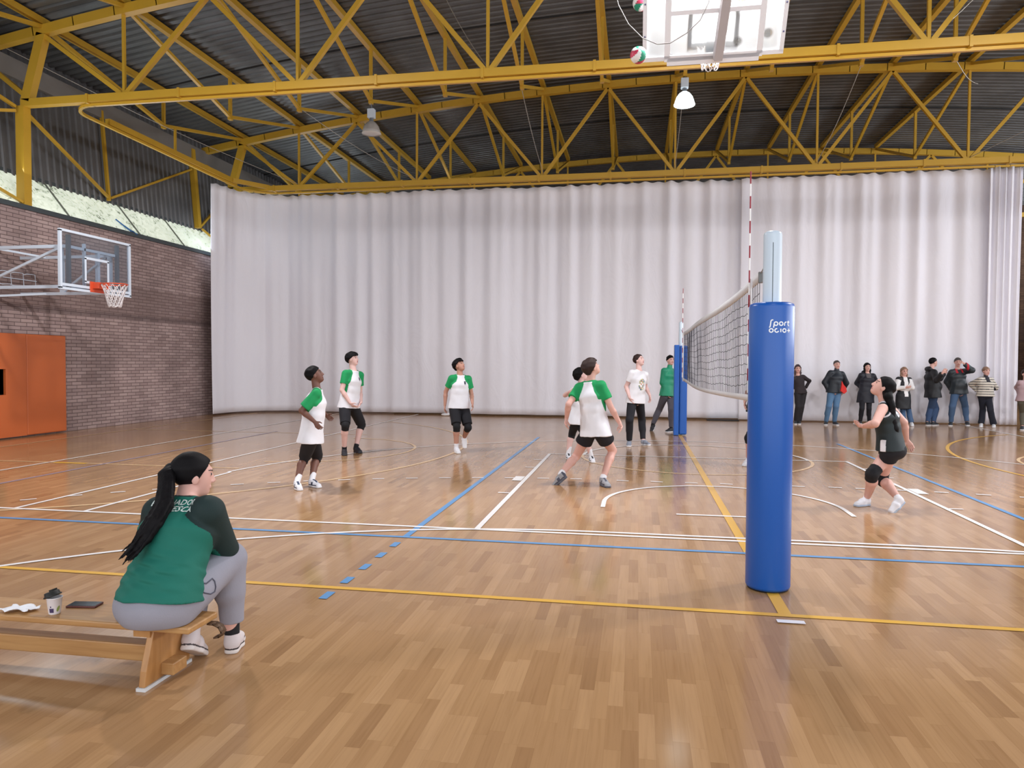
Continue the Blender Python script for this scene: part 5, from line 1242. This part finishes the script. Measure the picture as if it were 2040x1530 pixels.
# player mostly hidden by the near post
person('person', 'player in dark green shorts and black knee pad, mostly hidden behind the blue padded post', dict(
    head=(1507, 727), neck=(1507, 744), pel=(1506, 815), elR=(1489, 782), wrR=(1484, 800), haR=(1483, 810), elL=(1528, 782), wrL=(1530, 802), haL=(1530, 812),
    knR=(1492, 873), knL=(1524, 873), anR=(1490, 917), anL=(1526, 922), toR=(1470, 930), toL=(1512, 936)),
    skin='light', face=(180, 20), torso=150, s=.93, hs=.9, esR=-1, wsR=-1, hair='pony', hairm=HAUB, top=dict(m=[DG], sleeve=0, ease=.014, hem=.04, name='jersey'), low=dict(m=DG2, len=.42, ease=.014, flare=.004), knee='RL', shoe=dict(m=WTS, m2=mat('grey_trim', (120, 124, 130)), sock=SOCKW, sockh=.05))
def gtop(c, q, o):
    # white armhole edging and white side stripe
    J, s = q['J'], q['s']; dn = (q['neck']-c)@q['up']; L = np.linalg.norm(q['neck']-q['pel']); lat = (c-q['neck'])@q['srt']; fr_ = (c-(q['neck']+q['pel'])/2)@q['fd']
    for k in 'RL':
        d = np.linalg.norm(c-J['sh'+k], axis=1); sg = 1 if k == 'R' else -1; o[(d > .088*s) & (d < .106*s) & (lat*sg > .07*s) & (dn > -.02) & (dn < .2)] = 1
        o[(lat*sg > .095) & (fr_ < .02+.02) & (fr_ > -.02) & (dn > L*.80)] = 1
    o[(dn < .028) & (np.abs(lat) < .08)] = 1
    rr_ = np.hypot((lat+.035)/.8, dn-.165); o[(rr_ > .010) & (rr_ < .034) & (((c-q['neck'])@q['fd']) < .0)] = 1
    return o
HT = [zr(840, 440), zr(870, 520), zr(872, 620), zr(885, 700), zr(915, 770)]
KG = person('person', 'girl with long dark hair looking up, sleeveless black kit and white trainers', dict(
    head=zr(800, 368), neck=zr(812, 470), pel=zr(862, 850), elL=zr(738, 662), wrL=zr(640, 682), haL=zr(592, 672), elR=zr(968, 650), wrR=zr(992, 790), haR=zr(1028, 850),
    knR=zr(715, 1065), knL=zr(785, 1100), anR=zr(672, 1262), anL=zr(925, 1262), toR=zr(520, 1318), toL=zr(835, 1385)),
    skin='light', face=(160, 32), torso=142, hips=150, s=.93, hs=1.04, bulk=1.08, limb=1.15, esL=-1, wsL=1, esR=1, wsR=1, hair='pony', hairm=HBLK, hairline=(.92, .028), hairw=.002,
    tail=[(*zr(838, 400), 7.93, .055), (*HT[0], 7.88, .045), (*HT[1], 7.86, .040), (*HT[2], 7.86, .045), (*HT[3], 7.86, .05), (*HT[4], 7.87, .03)],
    top=dict(m=[DG, WTS], sleeve=0, ease=.010, hem=.03, name='sleeveless_jersey', matfn=gtop, wr=.002), low=dict(m=BLKS, len=.28, ease=.006, name='fitted_shorts', wr=.001, waist=.13, seat=True), knee='RL',
    anzL=.145, tozL='p', todL=-.03, curlR=14, curlL=30, shoe=dict(m=WTS, sole=mat('pale_blue_sole', (170, 184, 204)), sock=SOCKW, sockh=.03))
# ------------------------------------------------------------------ spectators along the curtain
SPW = .0075
GSP = None
def spect(label, P, **K):
    return person('person', label, P, h=SPW, **K)
BC_ = cloth('black_coat_cloth', (20, 22, 28), .6); NV = cloth('navy_jacket_cloth', (24, 32, 42), .55); DJ = cloth('grey_quilted_cloth', (44, 52, 58), .5)
JN = cloth('blue_jeans', (82, 116, 150)); JN2 = cloth('dark_blue_jeans', (52, 74, 108)); JN3 = cloth('mid_blue_jeans', (70, 96, 130)); SPC = mat('dark_casual_shoe', (46, 50, 56), rough=.6); WSH = mat('white_casual_shoe', (222, 224, 228), rough=.6)
spect('woman with long hair in brown-black top, hand on hip, beside the padded post', dict(
    head=zr(118, 222), neck=zr(118, 268), pel=zr(140, 405), elR=zr(68, 330), wrR=zr(100, 390), elL=zr(212, 318), wrL=zr(175, 385), haL=zr(160, 400),
    knR=zr(118, 525), knL=zr(148, 525), anR=zr(104, 640), anL=zr(128, 640), toR=zr(98, 662), toL=zr(134, 664)),
    skin='light', face=(-100, 4), torso=-80, s=.93, bulk=.9, hs=.95, hair='long', hairm=HAUB, hairlen=.34, esR=1, esL=1, top=dict(m=[cloth('brown_black_cloth', (44, 36, 40))], sleeve=1.9, ease=.012, hem=.04, name='top'), low=dict(m=cloth('black_wide_trousers', (32, 28, 32)), len=1.98, ease=.014, cuff=.06, name='trousers'), shoe=dict(m=SPC))
spect('man in plain dark jacket and light blue jeans, a red cloth hanging at his side', dict(
    head=zr(432, 188), neck=zr(430, 232), pel=zr(412, 400), elR=zr(334, 330), wrR=zr(368, 400), elL=zr(505, 335), wrL=zr(480, 398),
    knR=zr(368, 520), knL=zr(425, 520), anR=zr(345, 645), anL=zr(412, 645), toR=zr(340, 668), toL=zr(430, 668)),
    skin='light', face=(-90, 2), torso=-85, s=1.0, bulk=1.02, hair='buzz', hairm=HGRY, esR=1, esL=1, wsR=1, wsL=1, top=dict(m=[NV], sleeve=1.95, ease=.026, hem=.04, name='jacket', collar=.03, sr=.01), low=dict(m=JN, len=1.97, ease=.014, name='jeans'), shoe=dict(m=SPC, sole=mat('white_sole', (226, 226, 230))))
spect('woman in long dark padded coat and grey scarf, partly behind the girl player', dict(
    head=zr(676, 208), neck=zr(676, 252), pel=zr(665, 420), elR=zr(596, 335), wrR=zr(640, 385), elL=zr(748, 335), wrL=zr(712, 385),
    knR=zr(632, 540), knL=zr(690, 540), anR=zr(620, 640), anL=zr(690, 640), toR=zr(614, 658), toL=zr(696, 660)),
    skin='light', face=(-95, 4), torso=-90, s=.95, bulk=1.05, hs=.95, hair='long', hairm=HBLK, hairlen=.16, top=dict(m=[cloth('dark_coat_cloth', (26, 28, 40), .6), cloth('grey_scarf', (92, 88, 90))], sleeve=1.95, ease=.03, hem=.24, name='coat', sr=.012, hood=True, matfn=lambda c, q, o: np.where(((q['neck']-c)@q['up'] < .14) & (np.abs((c-q['neck'])@q['srt']) < .06) & ((c-q['neck'])@q['fd'] > .02), 1, 0)), low=dict(m=cloth('black_leggings', (24, 24, 32)), len=1.97, ease=.006, name='trousers'), shoe=dict(m=SPC))
WV = cloth('white_blouse_cloth', (232, 232, 234))
def vest(c, q, o):
    lat = np.abs((c-q['neck'])@q['srt']); fr_ = (c-q['neck'])@q['fd']; dn = (q['neck']-c)@q['up']; J = q['J']; o[:] = 0
    for k in 'RL':
        for a, b in (('sh', 'el'), ('el', 'wr')):
            A, B_ = J[a+k], J[b+k]; t = np.clip(((c-A)@(B_-A))/((B_-A)@(B_-A)), 0, 1); d = np.linalg.norm(c-(A+t[:, None]*(B_-A)), axis=1); o[(d < .075) & ((t > .12) if a == 'sh' else (t > -1))] = 1
    o[(lat < .05) & (fr_ > 0) & (dn < .52)] = 1
    return o
spect('fair-haired woman with folded arms in white top and long black vest', dict(
    head=zr(972, 242), neck=zr(970, 282), pel=zr(965, 435), elR=zr(906, 375), wrR=zr(985, 372), elL=zr(1035, 372), wrL=zr(950, 388), haR=zr(1010, 368), haL=zr(925, 395),
    knR=zr(960, 545), knL=zr(1005, 545), anR=zr(965, 655), anL=zr(1030, 655), toR=zr(955, 675), toL=zr(1045, 678)),
    skin='light', face=(-95, 0), torso=-88, s=.90, bulk=.98, hs=.95, hair='long', hairm=HDYE, hairlen=.20, esR=-1, wsR=-1, esL=-1, wsL=-1, top=dict(m=[BC_, WV], sleeve=1.95, ease=.022, hem=.34, name='vest_and_top', sr=.01, matfn=vest), low=dict(m=JN3, len=1.97, ease=.01, cuff=.065, name='jeans'), shoe=dict(m=WSH))
spect('man in black hooded coat in profile, gesturing with one hand', dict(
    head=zr(1205, 168), neck=zr(1188, 222), pel=zr(1200, 420), elR=zr(1232, 310), wrR=zr(1278, 255), haR=zr(1302, 225), elL=zr(1262, 300), wrL=zr(1290, 262), haL=zr(1315, 222),
    knR=zr(1185, 540), knL=zr(1225, 540), anR=zr(1158, 650), anL=zr(1205, 650), toR=zr(1195, 668), toL=zr(1248, 668)),
    skin='light', face=(0, 0), torso=-8, s=1.02, bulk=1.15, hair='short', hairm=HBLK, esR=-1, wsR=-1, esL=1, wsL=1, belly=1.15, top=dict(m=[BC_], sleeve=1.93, ease=.03, hem=.10, name='coat', sr=.014, hood=True), low=dict(m=JN2, len=1.97, ease=.018, name='jeans'), shoe=dict(m=SPC))
spect('man in grey quilted jacket with one hand raised to his forehead', dict(
    head=zr(1402, 168), neck=zr(1398, 218), pel=zr(1410, 405), elR=zr(1316, 325), wrR=zr(1350, 395), elL=zr(1515, 232), wrL=zr(1452, 178), haL=zr(1418, 152),
    knR=zr(1358, 525), knL=zr(1462, 525), anR=zr(1346, 650), anL=zr(1475, 648), toR=zr(1336, 678), toL=zr(1522, 684)),
    skin='light', face=(-110, -2), torso=-88, s=1.03, bulk=1.08, hair='short', hairm=HGRY, esR=1, wsR=1, esL=-1, wsL=-1, belly=1.05, top=dict(m=[DJ, cloth('red_lining', (190, 40, 54))], sleeve=1.93, ease=.028, hem=.05, name='quilted_jacket', sr=.012, matfn=lambda c, q, o: np.where(((q['neck']-c)@q['up'] < .12) & (np.abs((c-q['neck'])@q['srt']) < .09) & (np.abs((c-q['neck'])@q['srt']) > .045) & ((c-q['neck'])@q['fd'] > .02), 1, 0)), low=dict(m=JN3, len=1.95, ease=.016, name='jeans'), shoe=dict(m=SPC, sole=mat('white_sole', (226, 226, 230))))
CRM = cloth('cream_knit', (214, 208, 196)); STR = cloth('black_knit_stripe', (40, 40, 48))
def stripes(c, q, o):
    dn = (q['neck']-c)@q['up']; o[:] = (np.mod(dn, .062) < .016).astype(int)
    J = q['J']; A, B_ = J['elL'], J['wrL']; t = ((c-A)@(B_-A))/((B_-A)@(B_-A)); d = np.linalg.norm(c-(A+np.clip(t, 0, 1)[:, None]*(B_-A)), axis=1); o[(d < .07) & (t > -.1)] = 1
    lat = np.abs((c-q['neck'])@q['srt']); o[(lat < .055) & (dn < .13) & ((c-q['neck'])@q['fd'] > 0)] = 1
    return o
spect('woman with short fair hair in cream jumper with black stripes, farthest right along the curtain', dict(
    head=zr(1630, 240), neck=zr(1625, 285), pel=zr(1622, 435), elR=zr(1512, 345), wrR=zr(1565, 405), elL=zr(1705, 372), wrL=zr(1635, 385), haL=zr(1605, 380),
    knR=zr(1602, 550), knL=zr(1662, 550), anR=zr(1590, 662), anL=zr(1690, 666), toR=zr(1584, 686), toL=zr(1692, 692)),
    skin='light', face=(-92, 2), torso=-88, s=.92, bulk=1.2, hs=.98, hair='short', hairm=HDYE, hairline=(.5, .02), esR=1, wsR=-1, esL=1, wsL=-1, top=dict(m=[CRM, STR], sleeve=1.9, ease=.026, hem=.02, name='striped_jumper', sr=.012, matfn=stripes, collar=.02), low=dict(m=cloth('navy_trousers', (28, 32, 46)), len=1.98, ease=.016, cuff=.07, name='trousers'), shoe=dict(m=WSH))
spect('person in pink top and olive trousers cut off by the right edge of the view', dict(
    head=(2044, 745), neck=(2044, 757), pel=(2042, 796), elR=(2026, 772), wrR=(2030, 786), elL=(2062, 772), wrL=(2058, 786),
    knR=(2038, 822), knL=(2050, 822), anR=(2037, 850), anL=(2052, 850), toR=(2035, 856), toL=(2055, 856)),
    skin='light', face=(-95, 0), torso=-88, s=.95, bulk=1.1, hair='short', hairm=HBRN, top=dict(m=[cloth('dusty_pink_cloth', (176, 150, 156))], sleeve=1.9, ease=.02, hem=.04, name='top'), low=dict(m=cloth('olive_trousers', (92, 88, 76)), len=1.95, ease=.014, name='trousers'), shoe=dict(m=SPC))
# red cloth carried by the man in the dark jacket
_D = 18.62; q = [at_depth(*zr(a, b), _D) for a, b in ((474, 318), (486, 345), (508, 372), (514, 402), (492, 422), (462, 398), (470, 360))]; mb = MB(); t_ = FW*.05; n = len(q)
mb.add(q+[p+t_ for p in q], [tuple(range(n)), tuple(reversed(range(n, 2*n)))]+[(i, n+i, n+(i+1) % n, (i+1) % n) for i in range(n)])
o = mb.build('red_cloth', mat('red_cloth', (206, 44, 40), rough=.8), bevel=.008, off=q[0]); o.location = tuple(q[0]); tag(o, 'bright red folded cloth at the side of the man in the plain dark jacket', 'cloth')
# ------------------------------------------------------------------ seated woman in the foreground
def z5(x, y): return (200+x/3.0, 880+y/3.0)
TEAL = cloth('teal_green_tee', (8, 102, 88), .8); TEALD = cloth('dark_green_sleeve', (14, 38, 38), .8); GREYP = cloth('grey_marl_sweatpants', (146, 146, 158), .9); HT_ = mat('white_canvas_boot', (206, 198, 200), rough=.8, noise=.04, nscale=20)
def backfolds(f):
    def post(vs):
        q = vs-f['pel']; h = q@f['up']; lat = q@f['srt']; fr_ = (vs-(f['pel']+f['neck'])/2)@f['fd']; w = np.exp(-((h-.10)/.13)**2)
        d = w*(.0058*np.sin(95*h+14*lat+2.5*np.sin(7*lat))+.002*np.sin(150*h-20*lat+2*np.sin(11*lat)))
        return vs-f['fd'][None]*(d*(fr_ < .05))[:, None]
    return post
tail = [(*z5(430, 165), 3.84, .040), (*z5(400, 200), 3.80, .048), (*z5(398, 280), 3.74, .046), (*z5(385, 380), 3.67, .050), (*z5(330, 480), 3.60, .050), (*z5(270, 570), 3.555, .040), (*z5(215, 640), 3.52, .028), (*z5(165, 700), 3.49, .008)]
KW = person('person', 'seated woman in green t-shirt, grey sweatpants and long black ponytail, seen from behind', dict(
    head=z5(556, 200), neck=z5(520, 324), pel=z5(362, 925), elR=z5(742, 640), wrR=z5(640, 650), haR=z5(600, 640), elL=z5(300, 560), wrL=z5(480, 640), haL=z5(540, 640),
    knR=z5(772, 700), knL=z5(600, 700), anR=z5(788, 1165), anL=z5(545, 1150), toR=z5(822, 1175), toL=z5(590, 1225)), h=.0046,
    skin='light', face=(34, -4), torso=66, hips=52, s=.98, hs=1.03, bulk=1.28, limb=1.22, D=3.62, neckd=.20, headd=.27, esR=1, wsR=1, esL=1, wsL=1, ts=1, tsR=1, anzL=.16, tozL='p', todL=.10,
    hair='pony', hairm=HBLK, hairline=(.98, .028), hairw=.0015, sw=.172, hipw=1.15,
    box=((-6.3, -3.9, -.2), (-3.055, -2.80, .3015)),
    top=dict(m=[TEAL, TEALD], raglan=True, sleeve=1.22, ease=.020, hem=.012, hw=-.015, rag=(.09, .22), name='t_shirt', wr=.003, wf=30, postf=backfolds, sr=.004),
    low=dict(sb=.045, m=GREYP, len=1.80, ease=.018, name='sweatpants', seat=True, cuff=.050, wr=.002), shoe=dict(m=HT_, m2=mat('dark_sole_line', (52, 44, 48)), line=True, high=.085, toecap=True, sole=mat('white_rubber_sole', (214, 208, 206), rough=.7), sock=SOCKB, sockh=.135))
f = KW['_f']; f['fd'] = fdir(66); rootw = f['root']
# ponytail as its own part: a bundle of strands lying down the back
pts = [at_depth(a, b, c) for a, b, c, r_ in tail]; rr = [t[3] for t in tail]
g3 = Grid(np.min(pts, 0)-.08, np.max(pts, 0)+.08, .0045); S = Fld(g3)
for i in range(len(pts)-1): S.cap(pts[i], pts[i+1], rr[i]*.8, rr[i+1]*.8, .012)
R_ = np.random.RandomState(2)
for k in range(16):
    o1 = R_.normal(size=3)*.012; a = R_.uniform(0, 6.28); prev = None
    for i in range(len(pts)):
        ofs = (HR*math.cos(a)+ZU*math.sin(a)*.6-HA*.3*abs(math.sin(a)))*rr[min(i, len(rr)-2)]*.72+o1*(i/len(pts))*(1.6); q = pts[i]+ofs+(ZU*-.012*R_.uniform(-1, 1.4) if i == len(pts)-1 else 0)
        if prev is not None: S.cap(prev, q, .011 if i < 6 else .007, .010 if i < 6 else .0035, .006)
        prev = q
mesh_of('ponytail', S, HBLK, rootw, f['org'], it=1, wrinkle=.001, wfreq=260, seed=9)
mb = MB(); a = pts[0]+(pts[1]-pts[0])*.2; mb.tube([a+HR*.0+(HR*math.cos(t)*.036+ZU*math.sin(t)*.036) for t in np.linspace(0, 2*PI, 20)[:-1]], .006, 6, closed=True); mb.build('hair_tie', mat('black_tie', (18, 18, 20)), rootw, off=f['org'])
# lettering printed across the shoulders
shirt = [c for c in rootw.children if c.name.startswith('t_shirt')][0]
me_ = shirt.data; bvh = BVHTree.FromPolygons([tuple(np.array(v.co)+f['org']) for v in me_.vertices], [tuple(p.vertices) for p in me_.polygons])
PRN = mat('white_shirt_print', (214, 226, 222), rough=.7)
def back_text(txt, px, py, size, name):
    cu = bpy.data.curves.new('t', 'FONT'); cu.body = txt; cu.size = size; cu.align_x = 'CENTER'; cu.align_y = 'CENTER'; cu.offset = .0007; cu.resolution_u = 2
    to = bpy.data.objects.new('t', cu); COL.objects.link(to); dg = bpy.context.evaluated_depsgraph_get(); tm = bpy.data.meshes.new_from_object(to.evaluated_get(dg)); bpy.data.objects.remove(to)
    bm = bmesh.new(); bm.from_mesh(tm); bmesh.ops.triangulate(bm, faces=bm.faces[:]); bmesh.ops.subdivide_edges(bm, edges=[e for e in bm.edges if e.calc_length() > .008], cuts=3, use_grid_fill=True)
    ori = at_depth(px, py, 3.3); hit = bvh.ray_cast(Vector(CAM), Vector(nrm(ori-CAM)))[0]; c0 = np.array(hit) if hit else ori
    sr_, up2 = f['srt'], nrm(f['up']-f['fd']*.12); sr2 = nrm(sr_+up2*.02); fd_ = nrm(np.cross(up2, sr2))
    for v in bm.verts:
        p = c0+sr2*v.co.x+up2*v.co.y-fd_*.3; h_ = bvh.ray_cast(Vector(p), Vector(fd_), .6)
        q = np.array(h_[0])+np.array(h_[1])*.0022*(1 if np.array(h_[1])@fd_ < 0 else -1) if h_[0] is not None else p+fd_*.3
        v.co = Vector(q-f['org'])
    me = bpy.data.meshes.new(name); bm.to_mesh(me); bm.free(); return link(name, me, PRN, rootw)
back_text('ENTRENADOR', *z5(432, 366), .043, 'shirt_lettering')
back_text('CV HUESCA', *z5(412, 404), .043, 'shirt_lettering')
# open side pocket of the sweatpants
pants = [c for c in rootw.children if c.name.startswith('sweatpants')][0]
bv2 = BVHTree.FromPolygons([tuple(np.array(v.co)+f['org']) for v in pants.data.vertices], [tuple(p.vertices) for p in pants.data.polygons])
pp = []
for a, b in ((548, 868), (562, 892), (590, 908), (625, 914), (650, 900), (656, 872), (650, 838), (636, 822), (618, 838), (600, 852), (575, 850)):
    d_ = nrm(ray(*z5(a+32, b-4))); h_ = bv2.ray_cast(Vector(CAM), Vector(d_))
    if h_[0] is not None: pp.append(np.array(h_[0])+np.array(h_[1])*.002)
if len(pp) > 5:
    mb = MB(); mb.tube(pp, .0035, 6); o = mb.build('pocket_edge', mat('dark_grey_seam', (84, 84, 98), rough=.9), rootw, off=f['org'])
